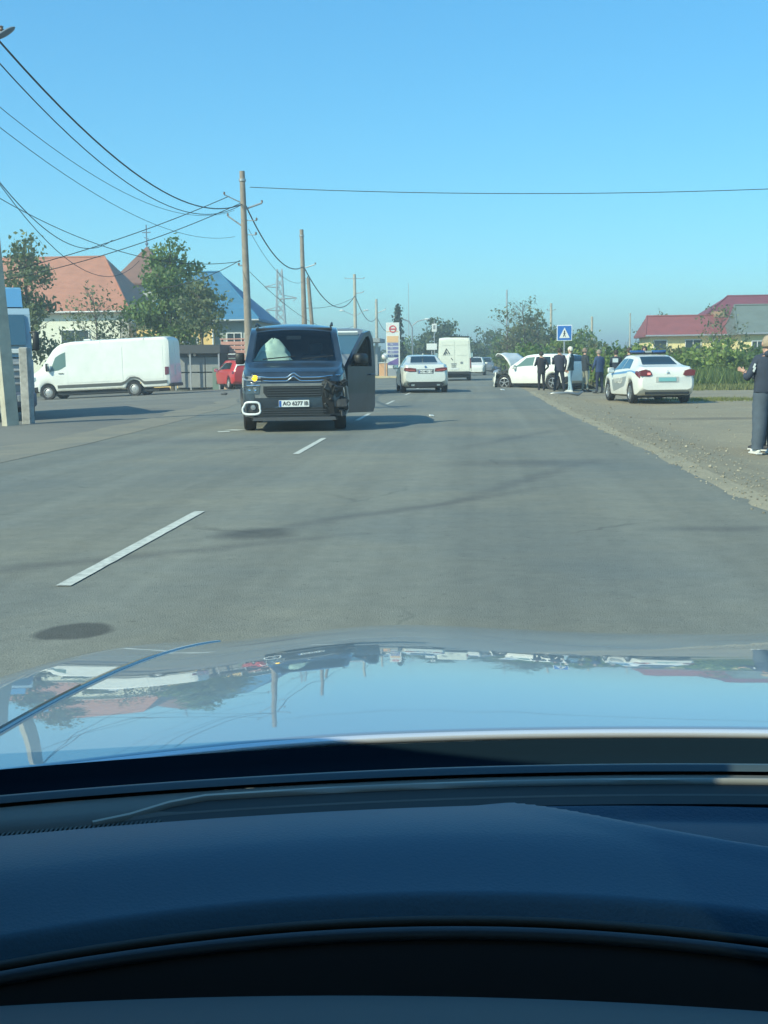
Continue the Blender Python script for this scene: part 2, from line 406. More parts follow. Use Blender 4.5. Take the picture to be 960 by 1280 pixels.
for a in [(-2.22, 5.95, -2.22, 9.05), (-2.34, 14.83, -2.38, 17.96), (-2.42, 23.4, -2.45, 26.5), (-2.5, 32.2, -2.5, 35.3), (-2.5, 41, -2.5, 44), (-2.55, 50, -2.55, 53), (-2.6, 59, -2.6, 62)]:
    dash(*a)
for q in ((-4.35, 20.2, -4.25, 20.45), (-4.5, 19.85, -4.3, 19.9)): dash(*q, w=0.3)

# ---------------------------------------------------------------- cars
class CarShape:
    def __init__(s, L, top, belt, w, wt, zb, axles, Rw, arch, tumble=0.0):
        s.L = L; s.top = pch(top); s.belt = pch(belt); s.w = pch(w); s.wt = pch(wt); s.zb0 = pch(zb); s.ax = axles; s.Rw = Rw; s.arch = arch; s.cr = tumble
    def zb(s, y):
        z = s.zb0(y)
        for a in s.ax:
            d = abs(y - a)
            if d < s.arch: z = max(z, s.Rw + math.sqrt(s.arch ** 2 - d * d))
        return z
    def ring(s, y):
        w, wt, zt, zl = s.w(y), s.wt(y), s.top(y), s.belt(y); zb = min(s.zb(y), zl - 0.04)
        zt = max(zt, zl + 0.005); h = zt - zl; b = zl - zb; wt = min(wt, w - 0.03)
        tk = min(1, h / 0.3)
        return [(0, zb), (w - .14, zb), (w - .035, zb + .04 * min(1, b / .3)), (w, zb + .38 * b), (w - .008, zb + .74 * b), (w - .03, zl),
                (w - .03 - (w - wt - .03) * (.06 + .3 * (1 - tk)), zl + .05 * h + .012 * tk), (wt + .015, zl + h * (.86 - s.cr * .6)), (wt - .06, zl + h * (.965 - s.cr)), (wt * .5, zl + h * (.995 - s.cr * .3)), (0, zt)]
    def P(s, y, r):
        k = 10 - abs(r); sg = -1 if r < 0 else 1
        g = s.ring(y); i = min(9, max(0, int(k))); t = k - i
        a, b = g[i], g[i + 1]
        p0 = g[i - 1] if i > 0 else a; p3 = g[i + 2] if i < 9 else (-b[0] if i == 9 else b[0], b[1])
        if i == 9: p3 = (-g[9][0], g[9][1])
        def cmr(q):
            m1 = (b[q] - p0[q]) * .5; m2 = (p3[q] - a[q]) * .5
            # keep the long straight side-glass panel and belt crease straight
            if i in (6,): m1 = m2 = b[q] - a[q]
            if i == 5: m2 = b[q] - a[q]; m1 = b[q] - a[q]
            if i in (0, 1): m1 = m2 = b[q] - a[q]
            return a[q] * (2 * t ** 3 - 3 * t * t + 1) + m1 * (t ** 3 - 2 * t * t + t) + b[q] * (3 * t * t - 2 * t ** 3) + m2 * (t ** 3 - t * t)
        return Vector((sg * cmr(0), y, cmr(1)))
    def N(s, y, r):
        e = 0.01
        a = s.P(y + e, r) - s.P(y - e, r); r1 = min(9.9, r + .05); r2 = max(-9.9, r - .05); b = s.P(y, r1) - s.P(y, r2)
        n = b.cross(a)
        if n.length < 1e-9: return Vector((0, 0, 1))
        n.normalize()
        c = Vector((0, y, 0.8 * s.belt(y)))
        if n.dot(s.P(y, r) - c) < 0: n = -n
        return n
    def body(s, name, m, parent, step=0.05, holes=None, sub=2):
        h = s.L / 2; n = int(s.L / step); ys = [-h + s.L * i / n for i in range(n + 1)]
        rs = [-10 + i / sub for i in range(20 * sub + 1)]
        vs = [s.P(y, r) for y in ys for r in rs]; m_ = len(rs); fs = []
        for j in range(n):
            for i in range(m_ - 1):
                if holes and holes((ys[j] + ys[j + 1]) / 2, (rs[i] + rs[i + 1]) / 2): continue
                fs.append((j * m_ + i, j * m_ + i + 1, (j + 1) * m_ + i + 1, (j + 1) * m_ + i))
        mb = MB(); mb.add(vs, fs); mb.add([vs[i] for i in range(m_)], [tuple(range(m_ - 1))]); mb.add([vs[n * m_ + i] for i in range(m_)], [tuple(range(m_ - 1))])
        return mb.build(name, m, parent, smooth=38)
    def patch(s, name, corners, m, parent, off=0.007, nu=8, nv=6, label=None, rim=0.012, rnd=0.0):
        """corners: 4 x (y, r), a panel lying on the body surface, with a rim"""
        A, B, C_, D = corners; vs = []; fs = []
        def at(u, v):
            y = (A[0] * (1 - u) + B[0] * u) * (1 - v) + (D[0] * (1 - u) + C_[0] * u) * v
            r = (A[1] * (1 - u) + B[1] * u) * (1 - v) + (D[1] * (1 - u) + C_[1] * u) * v
            return y, r
        for j in range(nv + 1):
            for i in range(nu + 1):
                u, v = i / nu, j / nv
                if rnd:   # rounded corners
                    cu_, cv_ = u - .5, v - .5
                    m4 = (abs(2 * cu_) ** 8 + abs(2 * cv_) ** 8) ** (1 / 8); mm = max(abs(2 * cu_), abs(2 * cv_))
                    if m4 > 0: q = 1 - rnd * (1 - mm / m4) * 1.0; q = mm / m4 if rnd >= 1 else q; u, v = .5 + cu_ * q, .5 + cv_ * q
                y, r = at(u, v); vs.append(s.P(y, r) + s.N(y, r) * off)
        for j in range(nv):
            for i in range(nu): a = j * (nu + 1) + i; fs.append((a, a + 1, a + nu + 2, a + nu + 1))
        edge = [i for i in range(nu + 1)] + [j * (nu + 1) + nu for j in range(1, nv + 1)] + [nv * (nu + 1) + i for i in range(nu - 1, -1, -1)] + [j * (nu + 1) for j in range(nv - 1, 0, -1)]
        b0 = len(vs)
        for e in edge:
            j, i = divmod(e, nu + 1); y, r = at(i / nu, j / nv); vs.append(vs[e] - s.N(y, r) * (rim + off * .2))
        ne = len(edge)
        for k in range(ne): fs.append((edge[k], edge[(k + 1) % ne], b0 + (k + 1) % ne, b0 + k))
        mb = MB(); mb.add(vs, fs); return mb.build(name, m, parent, smooth=40, label=label)

def wheel(parent, x, y, Rw, wdt=0.2, rim='alloy', side=1, spokes=5, rz=0, loc_z=None):
    mb = MB(); h = wdt / 2
    mb.lathe([(Rw * .62, -h * .9), (Rw * .93, -h), (Rw * .985, -h * .8), (Rw, -h * .4), (Rw, h * .4), (Rw * .985, h * .8), (Rw * .93, h), (Rw * .62, h * .9), (Rw * .60, 0), (Rw * .62, -h * .9)], n=28)
    t = mb.build('wheel', TYRE, parent, smooth=35); t.location = (x, y, loc_z or Rw); t.rotation_euler = (0, 0, rz)
    mb = MB(); q = Rw * .63; f = side * h
    mb.cur = 1; mb.lathe([(q * .86, f * .1), (0.001, f * .1)], n=28)
    mb.cur = 0; mb.lathe([(q, f * .92), (q * .93, f * .96), (q * .88, f * .7), (q * .86, f * .1)], n=28)
    if rim == 'alloy':
        for k in range(spokes):
            a = 2 * math.pi * k / spokes + .3
            c, s_ = math.cos(a), math.sin(a)
            mb.box((f * .78, c * q * .5, s_ * q * .5), (0.025, q * .9, q * .17), rot=Matrix.Rotation(a, 3, 'X'))
        mb.lathe([(q * .2, f * .7), (q * .18, f * .86), (0.001, f * .88)], n=12)
    else:
        mb.lathe([(q * .8, f * .5), (q * .5, f * .85), (q * .3, f * .8), (q * .22, f * .95), (0.001, f * .97)], n=16)
    r = mb.build('rim', [RIM if rim == 'alloy' else STEEL, BLACKPL], t, smooth=35)
    return t
def wheels(cs, parent, x, **k):
    for a in cs.ax:
        for sd in (-1, 1): wheel(parent, sd * x, a, cs.Rw, side=sd, **k)
def underside(cs, parent):
    mb = MB(); w = cs.w(0) - .16
    mb.box((0, 0, 0.26), (2 * w, cs.L * .84, 0.16), bev=.03)
    for a in cs.ax: mb.tube([(-w, a, cs.Rw), (w, a, cs.Rw)], 0.05, 8)
    return mb.build('underbody', BLACKPL, parent)
def mirror(parent, x, y, z, side, m, s=1.0, h=.17):
    mb = MB(); mb.box((side * .11 * s, 0, 0), (.20 * s, .10 * s, h * s), bev=.035); mb.box((side * .01, 0.0, -.05), (.08, .05, .04))
    o = mb.build('mirror', m, parent, smooth=50); o.location = (x, y, z)
    g = MB(); g.box((side * .11 * s, -.054 * s, 0), (.16 * s, .008, (h - .05) * s)); g.build('mirror_glass', mat('mirror_glass', (.6, .65, .68), .05, metal=1), o)
    return o
def plate(parent, y, z, text, w=.52, h=.115, face=1, m=None, blue=True, x=0):
    mb = MB(); mb.box((x, y, z), (w, .012, h), bev=.006); p = mb.build('licence_plate', m or WPLATE, parent)
    if blue:
        mb = MB(); mb.box((x - face * (w / 2 - .022) * -1 if False else x + face * (w / 2 - .022) * (1), y + face * .008, z), (.038, .004, h - .014)); mb.build('blue_strip', BPLATE, p)
    if text:
        text_obj(text, .092, 'plate_lettering', INK, p, (x - face * .025, y + face * .0085, z), (R(90), 0, R(180) if face > 0 else 0), bold=.002, space=0.98)
    return p

# ---- dark people-carrier standing on the road ahead, its front towards us, driver's door open
bx = CarShape(4.4,
    top=[(-2.2, 1.35), (-2.12, 1.72), (-1.9, 1.83), (-1.0, 1.90), (0.2, 1.90), (.62, 1.86), (.85, 1.79), (1.50, 1.22), (1.62, 1.17), (2.0, 1.07), (2.12, 1.01), (2.2, .88)],
    belt=[(-2.2, 1.02), (-1.0, 1.10), (.9, 1.10), (1.6, 1.06), (2.0, .96), (2.12, .90), (2.2, .78)],
    w=[(-2.2, .82), (-2.05, .90), (-1.2, .925), (1.4, .925), (1.8, .90), (2.05, .84), (2.16, .76), (2.2, .70)],
    wt=[(-2.2, .72), (-1.8, .79), (.2, .79), (.85, .785), (1.5, .84), (1.7, .83), (2.05, .74), (2.2, .62)],
    zb=[(-2.2, .40), (-1.9, .24), (1.8, .22), (2.1, .23), (2.2, .26)], axles=(-1.35, 1.42), Rw=.325, arch=.375, tumble=.045)
van = empty('people_carrier', (-3.42, 21.85, 0), R(188), 'dark grey people carrier facing us on the road with an open front door', 'car')
def vh(y, r):
    if .88 < y < 1.48 and abs(r) < 1.75: return True                # windscreen
    if -.05 < y < 1.02 and 3.0 < abs(r) < 4.0: return True          # side windows
    if -1.2 < y < -.15 and 3.0 < abs(r) < 4.0: return True
    if -.05 < y < 1.0 and r < -3 and r > -7.0: return True          # the doorway on the open side
    if -2.3 < y < -2.13 and abs(r) < 2: return False
    return False
bx.body('body', DARKP, van, step=.04, holes=vh, sub=4)
# interior behind the glass
mb = MB(); mb.box((0, -.3, .45), (1.6, 2.9, .1)); mb.box((0, 1.32, 1.02), (1.5, .36, .22), bev=.08); mb.box((0, -1.9, 1.0), (1.55, .05, .9))
mb.box((.79, -.3, .7), (.04, 2.6, .5)); mb.box((0, -.2, 1.80), (1.38, 2.0, .03))
mb.build('cabin_interior', SEATM, van)
for sx in (-.38, .38):
    mb = MB(); mb.box((sx, .22, .62), (.5, .5, .16), bev=.05); mb.box((sx, -.06, 1.0), (.48, .13, .66), rot=(R(-10), 0, 0), bev=.06); mb.box((sx, -.15, 1.45), (.26, .1, .2), bev=.04)
    mb.build('seat', SEATM, van, smooth=50)
mb = MB()
mb.lathe([(.185, -.014), (.2, 0), (.185, .014), (.17, 0), (.185, -.014)], axis='y', n=20)
sw = mb.build('steering_wheel', BLACKPL, van, smooth=50); sw.location = (-.38, .95, 1.08); sw.rotation_euler = (R(-25), 0, 0)
# the blown airbag, a crumpled cone of cloth on the passenger side
mb = MB(); n_, m_ = 22, 14; vs = []; fs = []
for j in range(m_ + 1):
    v = j / m_; rr = (1 - v) ** .5 * .42 + .03
    for i in range(n_):
        a = 2 * math.pi * i / n_; q = rr * (1 - .35 * v) * (1 + .20 * math.sin(3 * a + 5 * v) + .35 * noise(Vector((math.cos(a) * 2.4, math.sin(a) * 2.4, v * 4))))
        vs.append((.36 + math.cos(a) * q * .92 + .02 * v, 1.00 + math.sin(a) * q * .42 - .12 * v, 1.10 + v * .50 + .04 * math.sin(2 * a + 2 * v) + .05 * noise(Vector((a, v * 5, 3)))))
for j in range(m_):
    for i in range(n_): fs.append((j * n_ + i, j * n_ + (i + 1) % n_, (j + 1) * n_ + (i + 1) % n_, (j + 1) * n_ + i))
fs.append(tuple(m_ * n_ + i for i in range(n_)))
mb.add(vs, fs); mb.build('airbag', AIRBAG, van, smooth=70)
bx.patch('windscreen', [(.90, -1.8), (.90, 1.8), (1.50, 1.85), (1.50, -1.85)], CLEARG, van, off=.004, nu=14, nv=8)
mb = MB(); mb.box((0, 1.02, 1.63), (.26, .03, .07), bev=.02); mb.build('rear_view_mirror', BLACKPL, van)
mb = MB()
for sx, ln in ((.25, .62), (-.42, .55)):
    a = bx.P(1.50, 0); a = Vector((sx + .3, 1.53, 1.25)); b = Vector((sx - .28, 1.47, 1.30))
    mb.tube([a, b], .012, 6)
mb.build('wiper', BLACKPL, van)
for sd in (-1, 1):
    if sd > 0: bx.patch('side_window', [(-.03, 3.9), (1.0, 3.9), (.82, 3.08), (-.03, 3.08)], SIDEG, van, off=.003)
    bx.patch('side_window', [(-1.18, sd * 3.9), (-.18, sd * 3.9), (-.18, sd * 3.08), (-1.15, sd * 3.08)], SIDEG, van, off=.003)
    mb = MB(); mb.tube([(sd * .70, -1.6, 1.84), (sd * .70, -1.5, 1.91), (sd * .70, .3, 1.915), (sd * .70, .5, 1.86)], .018, 6); mb.build('roof_rail', BLACKPL, van, smooth=50)
    for a in bx.ax:
        mb = MB()   # arch cladding
        pts = [(a + (bx.arch + .03) * math.cos(t), bx.Rw + (bx.arch + .03) * math.sin(t)) for t in [math.pi * i / 12 for i in range(13)]]
        mb.tube([(sd * (bx.w(p[0]) + .0), p[0], p[1]) for p in pts], .035, 6)
        mb.build('arch_cladding', BLACKPL, van, smooth=60)
mirror(van, .90, .86, 1.27, 1, BLACKPL, .8, .26)
wheels(bx, van, .80, rim='steel'); underside(bx, van)
# front: bonnet edge, chrome lines with the double chevron, lamps, grille, bumper
FY = 2.2
bx.patch('bonnet', [(1.56, -4.4), (1.56, 4.4), (2.10, 4.2), (2.10, -4.2)], DARKP, van, off=.006, nu=24, nv=8)
mb = MB()
def chrome_line(z0, lift, x0, x1):
    pts = []
    for i in range(41):
        x = x0 + (x1 - x0) * i / 40; ax = abs(x)
        z = z0 + (lift * max(0, 1 - ax / .115)) + .035 * sst(.35, .85, ax)
        y = FY + .012 - .16 * sst(.45, .9, ax) - .10 * sst(.75, .95, ax)
        pts.append((x, y, z))
    mb.tube(pts, .0125, 6)
chrome_line(.935, .085, -.80, .70); chrome_line(.875, .085, -.76, .70)
mb.build('chrome_chevron_badge', CHROME, van, smooth=50)
mb = MB(); mb.box((0, FY - .015, .905), (1.25, .06, .045), bev=.01); mb.build('upper_grille', BLACKPL, van)
mb = MB(); mb.prism([(-.46, .60), (.46, .60), (.52, .68), (.52, .79), (-.52, .79), (-.52, .68)], FY - .02, FY + .016)
gr_ = mb.build('grille', BLACKPL, van)
mb = MB()
for k in range(4): mb.box((0, FY + .022, .635 + k * .042), (.92, .014, .012))
mb.build('grille_bar', mat('grille_bar_grey', (.06, .065, .07), .4), gr_)
mb = MB(); mb.prism([(-.66, .59), (.66, .59), (.70, .80), (.60, .835), (-.60, .835), (-.70, .80)], FY - .05, FY + .006)
mb.build('grille_surround', mat('grey_bumper_trim', (.20, .21, .205), .4, coat=.5, var=.2, scale=5), van)
mb = MB(); mb.prism([(-.62, .27), (.62, .27), (.60, .42), (-.60, .42)], FY - .05, FY + .012); mb.build('lower_intake', BLACKPL, van)
for k in range(3):
    mb = MB(); mb.box((0, FY + .016, .30 + .04 * k), (1.1, .012, .009)); mb.build('intake_bar', _m['grille_bar_grey'], van)
mb = MB(); mb.prism([(-.72, .20), (.72, .20), (.70, .26), (-.70, .26)], FY - .10, FY + .02); mb.build('bumper_lip', mat('dark_grey_bumper_lip', (.07, .075, .08), .5), van)
plate(van, FY + .03, .49, 'AO 6277 IB', face=1)
# the side seen on the left has whole lamps, the other is smashed
def lampbox(name, pts, y, d, m, parent=van, rz=0, **k):
    mb = MB(); mb.prism(pts, -d / 2, d / 2); o = mb.build(name, m, parent, **k); cx = 0; o.location = (0, y, 0); return o
def corner(pts, off=.0):   # a panel wrapped round the front corner: (x, z) laid on the bumper plan curve
    return pts
def wrap(name, pts, m, off, parent=van, th=.02):
    """polygon in (x, z) seen from the front, laid on the curved front corner"""
    def yy(x):
        lo, hi = 1.6, 2.2
        for _ in range(30):
            mid = (lo + hi) / 2
            if bx.w(mid) > abs(x): lo = mid
            else: hi = mid
        return (lo + hi) / 2
    pts2 = []
    for i in range(len(pts)):
        a, b = pts[i], pts[(i + 1) % len(pts)]
        for k in range(4): pts2.append((a[0] + (b[0] - a[0]) * k / 4, a[1] + (b[1] - a[1]) * k / 4))
    n = len(pts2); cx = sum(p[0] for p in pts2) / n; cz = sum(p[1] for p in pts2) / n
    vs = [(x, yy(x) + off, z) for x, z in pts2] + [(x, yy(x) + off - th - .03, z) for x, z in pts2]
    vs.append((cx, yy(cx) + off, cz))
    fs = [(i, (i + 1) % n, 2 * n) for i in range(n)] + [(i, (i + 1) % n, n + (i + 1) % n, n + i) for i in range(n)]
    mb = MB(); mb.add(vs, fs); return mb.build(name, m, parent, smooth=30)
wrap('turn_signal', [(.56, .865), (.88, .90), (.90, .955), (.72, .965), (.56, .94)], LAMPG, .012)
mb = MB(); mb.ball((.66, 2.185, .925), (.058, .035, .055), 14, 8); mb.build('lit_turn_lamp', ORANGEL, van, smooth=60)
hl = wrap('headlamp', [(.60, .66), (.86, .67), (.90, .76), (.80, .80), (.58, .80)], mat('dark_headlamp', (.06, .08, .09), .1, ior=1.6), .016)
mb = MB(); mb.tube([(.58, 2.212, .80), (.70, 2.20, .805), (.80, 2.14, .80)], .012, 6); mb.build('lamp_top_line', CHROME, van, smooth=50)
for x in (.66, .76):
    mb = MB(); mb.lathe([(.001, 0), (.022, .008), (.026, 0)], c=(x, 2.21 if x < .7 else 2.185, .735), axis='y', n=12); mb.build('lamp_lens', CHROME, hl, smooth=40)
mb = MB(); fp = []
for i in range(28):
    t = 2 * math.pi * i / 28; c, s_ = math.cos(t), math.sin(t)
    ex = abs(c) ** .55 * (1 if c > 0 else -1) * (.135 if s_ > 0 else .155); ez = abs(s_) ** .55 * (1 if s_ > 0 else -1) * .105
    x = .72 + ex + (.0 if s_ > 0 else .01); fp.append((x, 2.20 - .30 * max(0, x - .70) , .415 + ez))
mb.tube(fp + [fp[0]], .021, 8, cap=False); mb.build('fog_lamp_surround', mat('white_trim', (.75, .77, .76), .4), van, smooth=60)
wrap('fog_lamp_recess', [(.60, .34), (.82, .35), (.83, .49), (.62, .50)], BLACKPL, .004)
mb = MB(); mb.lathe([(.001, .01), (.04, .008), (.045, 0)], c=(.70, 2.215, .43), axis='y', n=12); mb.build('fog_lamp', LAMPG, van)
# smashed corner
wrap('dark_cavity_patch', [(-.50, .30), (-.88, .32), (-.90, .84), (-.56, .88), (-.48, .60)], mat('cavity_patch_black', (.008, .009, .01), .9), .012)  # flat black patch; the dark inside of a cavity is put into colour
rnd = random.Random(5)
DMG = mat('torn_dark_plastic', (.025, .028, .03), .55, var=.4, scale=9, bump=.8)
mb = MB()
for k in range(26):
    x = -rnd.uniform(.52, .88); z = rnd.uniform(.28, .86); y = 2.2 - .32 * max(0, -x - .62) + rnd.uniform(-.06, .05)
    mb.box((x, y, z), (rnd.uniform(.05, .2), rnd.uniform(.02, .06), rnd.uniform(.04, .16)), rot=(rnd.uniform(-.5, .5), rnd.uniform(-.8, .8), rnd.uniform(-.7, .7)), bev=.008)
mb.build('smashed_corner', DMG, van)
mb = MB()
for x in (-.60, -.70): mb.lathe([(.001, 0), (.032, .012), (.045, 0), (.05, -.03)], c=(x, 2.25 - (.02 if x > -.65 else .03), .755), axis='y', n=12)
mb.build('broken_headlamp', LAMPG, van, smooth=40)
mb = MB(); mb.tube([(-.84, 2.12, .88), (-.90, 2.0, .75), (-.93, 1.9, .55), (-.92, 1.86, .36), (-.88, 1.9, .26)], [.02, .03, .028, .03, .02], 6)
mb.build('bent_wing_edge', mat('scraped_metal', (.35, .38, .4), .4, metal=.6), van, smooth=50)
# open front door, swung out on its front hinge
dr = MB(); W_ = .98
def door_outline(): return [(0, .27), (W_ * .93, .25), (W_, .36), (W_ + .02, 1.08), (W_ - .05, 1.60), (W_ - .16, 1.76), (.62, 1.72), (.30, 1.42), (.02, 1.12)]
out_ = door_outline(); win = [(.12, 1.10), (W_ - .10, 1.10), (W_ - .14, 1.55), (W_ - .22, 1.66), (.66, 1.64), (.38, 1.40)]
def frame(mb, outl, inn, y0, y1):
    """plate with a hole, split in lower panel and bars round the window"""
    mb.prism([(0, .27), (W_ * .93, .25), (W_, .36), (W_ + .02, 1.08), (W_ + .02, 1.10), (.0, 1.11)], y0, y1)
    mb.prism([(W_ - .10, 1.10), (W_ + .02, 1.10), (W_ - .05, 1.60), (W_ - .14, 1.55)], y0, y1)
    mb.prism([(W_ - .14, 1.55), (W_ - .05, 1.60), (W_ - .16, 1.76), (W_ - .22, 1.66)], y0, y1)
    mb.prism([(W_ - .22, 1.66), (W_ - .16, 1.76), (.62, 1.72), (.66, 1.64)], y0, y1)
    mb.prism([(.66, 1.64), (.62, 1.72), (.30, 1.42), (.38, 1.40)], y0, y1)
    mb.prism([(.38, 1.40), (.30, 1.42), (.0, 1.11), (.12, 1.10)], y0, y1)
frame(dr, out_, win, -.035, .035)
door = dr.build('open_door', DARKP, van)
door.location = (-.93, 1.06, 0); door.rotation_euler = (0, 0, R(237))
mb = MB(); mb.prism(win, -.006, .006); mb.build('door_window', SIDEG, door)
mb = MB(); mb.prism([(.06, .42), (W_ * .9, .40), (W_ - .06, .5), (W_ - .04, 1.05), (.06, 1.06)], .036, .05); mb.build('door_lining', BLACKPL, door)
mb = MB(); mb.box((.55, .07, .88), (.5, .07, .05), bev=.02); mb.build('armrest', mat('grey_armrest', (.12, .14, .15), .6), door, smooth=50)
mb = MB(); mb.box((.30, -.14, 1.24), (.30, .18, .20), bev=.05); mb.box((.2, -.06, 1.15), (.1, .1, .05)); mb.build('door_mirror', BLACKPL, door, smooth=50)
mb = MB(); mb.tube([(.75, -.045, .95), (.77, -.07, .95), (.93, -.07, .95), (.95, -.045, .95)], .014, 6); mb.build('handle', DARKP, door)

# ---- sedan generic shape
def sedan_shape(h=1.44, L=4.63, w=.905):
    k = h / 1.44; l = L / 4.63
    return CarShape(L,
        top=[(-2.31 * l, .84 * k), (-2.28 * l, 1.00 * k), (-2.2 * l, 1.07 * k), (-1.72 * l, 1.105 * k), (-1.5 * l, 1.14 * k), (-.78 * l, 1.39 * k), (-.1, h), (.35, 1.41 * k), (1.05 * l, 1.02 * k), (1.2 * l, .97 * k), (2.0 * l, .80 * k), (2.31 * l, .60 * k)],
        belt=[(-2.31 * l, .78 * k), (-2.2 * l, .93 * k), (-1.4 * l, .98 * k), (0, .93 * k), (1.1 * l, .88 * k), (2.0 * l, .72 * k), (2.31 * l, .54 * k)],
        w=[(-2.31 * l, w - .16), (-2.2 * l, w - .07), (-1.7 * l, w - .01), (-1.2, w), (1.4 * l, w), (2.0 * l, w - .07), (2.31 * l, w - .25)],
        wt=[(-2.31 * l, w - .24), (-2.0 * l, w - .16), (-1.5 * l, w - .22), (-.8 * l, w - .34), (.4, w - .33), (1.1 * l, w - .18), (1.8 * l, w - .13), (2.31 * l, w - .35)],
        zb=[(-2.31 * l, .42), (-2.1 * l, .30), (-1.9 * l, .24), (1.9 * l, .2), (2.31 * l, .26)], axles=(-1.38 * l, 1.40 * l), Rw=.325, arch=.365)
def lin(name, parent, pts, y, d, m, x=1, **k):
    mb = MB(); mb.prism([(x * a, b) for a, b in pts], y - d / 2, y + d / 2); return mb.build(name, m, parent, **k)

# silver white sedan driving away
s1 = sedan_shape()
sed = empty('silver_sedan', (-2.17, 45.9, 0), R(7), 'pearl silver sedan with dark rear window seen from behind', 'car')
s1.body('body', SILVERW, sed, sub=3)
s1.patch('rear_window', [(-1.52, -1.55), (-1.52, 1.55), (-.86, 1.75), (-.86, -1.75)], DGLASS, sed, nu=12)
for sd in (-1, 1):
    s1.patch('side_window', [(-1.28, sd * 3.9), (-.28, sd * 3.9), (-.28, sd * 3.15), (-.75, sd * 3.15)], DGLASS, sed)
    s1.patch('side_window', [(-.22, sd * 3.9), (.80, sd * 3.9), (.32, sd * 3.15), (-.22, sd * 3.15)], DGLASS, sed)
    s1.patch('front_door', [(-.22, sd * 7.9), (.85, sd * 7.9), (.9, sd * 5), (-.22, sd * 5)], SILVERW, sed, off=.004)
    s1.patch('rear_door', [(-.95, sd * 7.9), (-.27, sd * 7.9), (-.27, sd * 5), (-1.25, sd * 5)], SILVERW, sed, off=.004)
    mirror(sed, sd * .86, .62, .98, sd, SILVERW)
    lin('tail_lamp', sed, [(.34, .80), (.36, .92), (.60, .95), (.80, .95), (.82, .86), (.62, .80)], -2.27, .12, REDL, sd)
    lin('lamp_reflector', sed, [(.40, .825), (.42, .86), (.74, .88), (.74, .85)], -2.335, .012, mat('red_lamp_bright', (.5, .12, .1), .2), sd)
    lin('exhaust_pipe', sed, [(.42, .27), (.42, .33), (.54, .33), (.54, .27)], -2.30, .08, CHROME, sd)
lin('rear_diffuser', sed, [(-.62, .24), (-.70, .36), (-.5, .42), (.5, .42), (.70, .36), (.62, .24)], -2.305, .06, BLACKPL)
plate(sed, -2.325, .80, 'AO 4821 CB', face=-1, m=WPLATE)
lin('number_recess', sed, [(-.30, .72), (-.32, .89), (.32, .89), (.30, .72)], -2.312, .012, GREYP)
mb = MB(); mb.lathe([(.001, -.012), (.04, -.01), (.042, 0)], c=(0, -2.30, .98), axis='y', n=14); mb.build('round_badge', mat('badge_blue', (.1, .2, .4), .3), sed)
mb = MB(); mb.box((0, -.95, 1.45), (.05, .14, .07), bev=.02); mb.build('roof_antenna', SILVERW, sed)
s1.patch('windscreen', [(.38, -1.7), (.38, 1.7), (1.02, 1.8), (1.02, -1.8)], DGLASS, sed, nu=12)
wheels(s1, sed, .79); underside(s1, sed)

# police saloon on the shoulder, seen from the rear left corner
pol = empty('police_sedan', (5.32, 36.9, -.15), R(7.5), 'white police sedan with roof light bar and teal plate on the dirt shoulder', 'police car')
s2 = sedan_shape(1.46, 4.5, .90)
s2.body('body', WHITE, pol, sub=3)
s2.patch('rear_window', [(-1.46, -1.6), (-1.46, 1.6), (-.84, 1.75), (-.84, -1.75)], DGLASS, pol, nu=12)
s2.patch('windscreen', [(.38, -1.7), (.38, 1.7), (1.02, 1.8), (1.02, -1.8)], DGLASS, pol, nu=12)
for sd in (-1, 1):
    s2.patch('side_window', [(-1.18, sd * 3.92), (-.26, sd * 3.92), (-.26, sd * 3.12), (-.75, sd * 3.12)], BGLASS, pol)
    s2.patch('side_window', [(-.20, sd * 3.92), (.82, sd * 3.92), (.34, sd * 3.12), (-.20, sd * 3.12)], BGLASS, pol)
    s2.patch('front_door', [(-.20, sd * 8), (.85, sd * 8), (.9, sd * 5), (-.20, sd * 5)], WHITE, pol, off=.004)
    s2.patch('rear_door', [(-.93, sd * 8), (-.25, sd * 8), (-.25, sd * 5), (-1.2, sd * 5)], WHITE, pol, off=.004)
    s2.patch('blue_stripe', [(-2.05, sd * 5.5), (.9, sd * 5.5), (.9, sd * 5.15), (-2.0, sd * 5.1)], mat('blue_vinyl', (.12, .30, .55), .35), pol, off=.006, nu=16)
    s2.patch('grey_livery', [(-.75, sd * 7.0), (.55, sd * 7.6), (.75, sd * 6.2), (-1.1, sd * 5.9)], mat('grey_vinyl', (.28, .31, .31), .4), pol, off=.006, nu=12, rim=.004)
    mirror(pol, sd * .86, .62, .98, sd, WHITE)
s2_t = text_obj('ПОЛІЦІЯ', .24, 'door_lettering', WHITE, pol, (-.915, -.05, .66), (R(90), 0, R(-90)), extrude=.004)
lin('tail_lamp', pol, [(.46, .86), (.54, .82), (.80, .83), (.83, .98), (.66, 1.02), (.52, .98)], -2.225, .10, REDL, 1)
lin('tail_lamp', pol, [(.46, .86), (.54, .82), (.80, .83), (.83, .98), (.66, 1.02), (.52, .98)], -2.225, .10, REDL, -1)
mb = MB(); mb.box((-.56, -2.282, .89), (.09, .02, .06), bev=.008); mb.build('lit_brake_lamp', REDON, pol)
for sd in (-1, 1): s2.patch('tail_lamp', [(-2.18, sd * 6.1), (-1.86, sd * 5.5), (-1.9, sd * 4.9), (-2.18, sd * 4.6)], REDL, pol, off=.01)
lin('plate_recess', pol, [(-.34, .64), (-.34, .80), (.34, .80), (.34, .64)], -2.255, .012, mat('white_shadow_gap', (.5, .5, .48), .5))
plate(pol, -2.268, .72, '1234', face=-1, m=TPLATE, blue=False)
bpy.data.objects.remove([o for o in COL.objects if o.name.startswith('plate_lettering') and o.parent and o.parent.parent == pol][0])
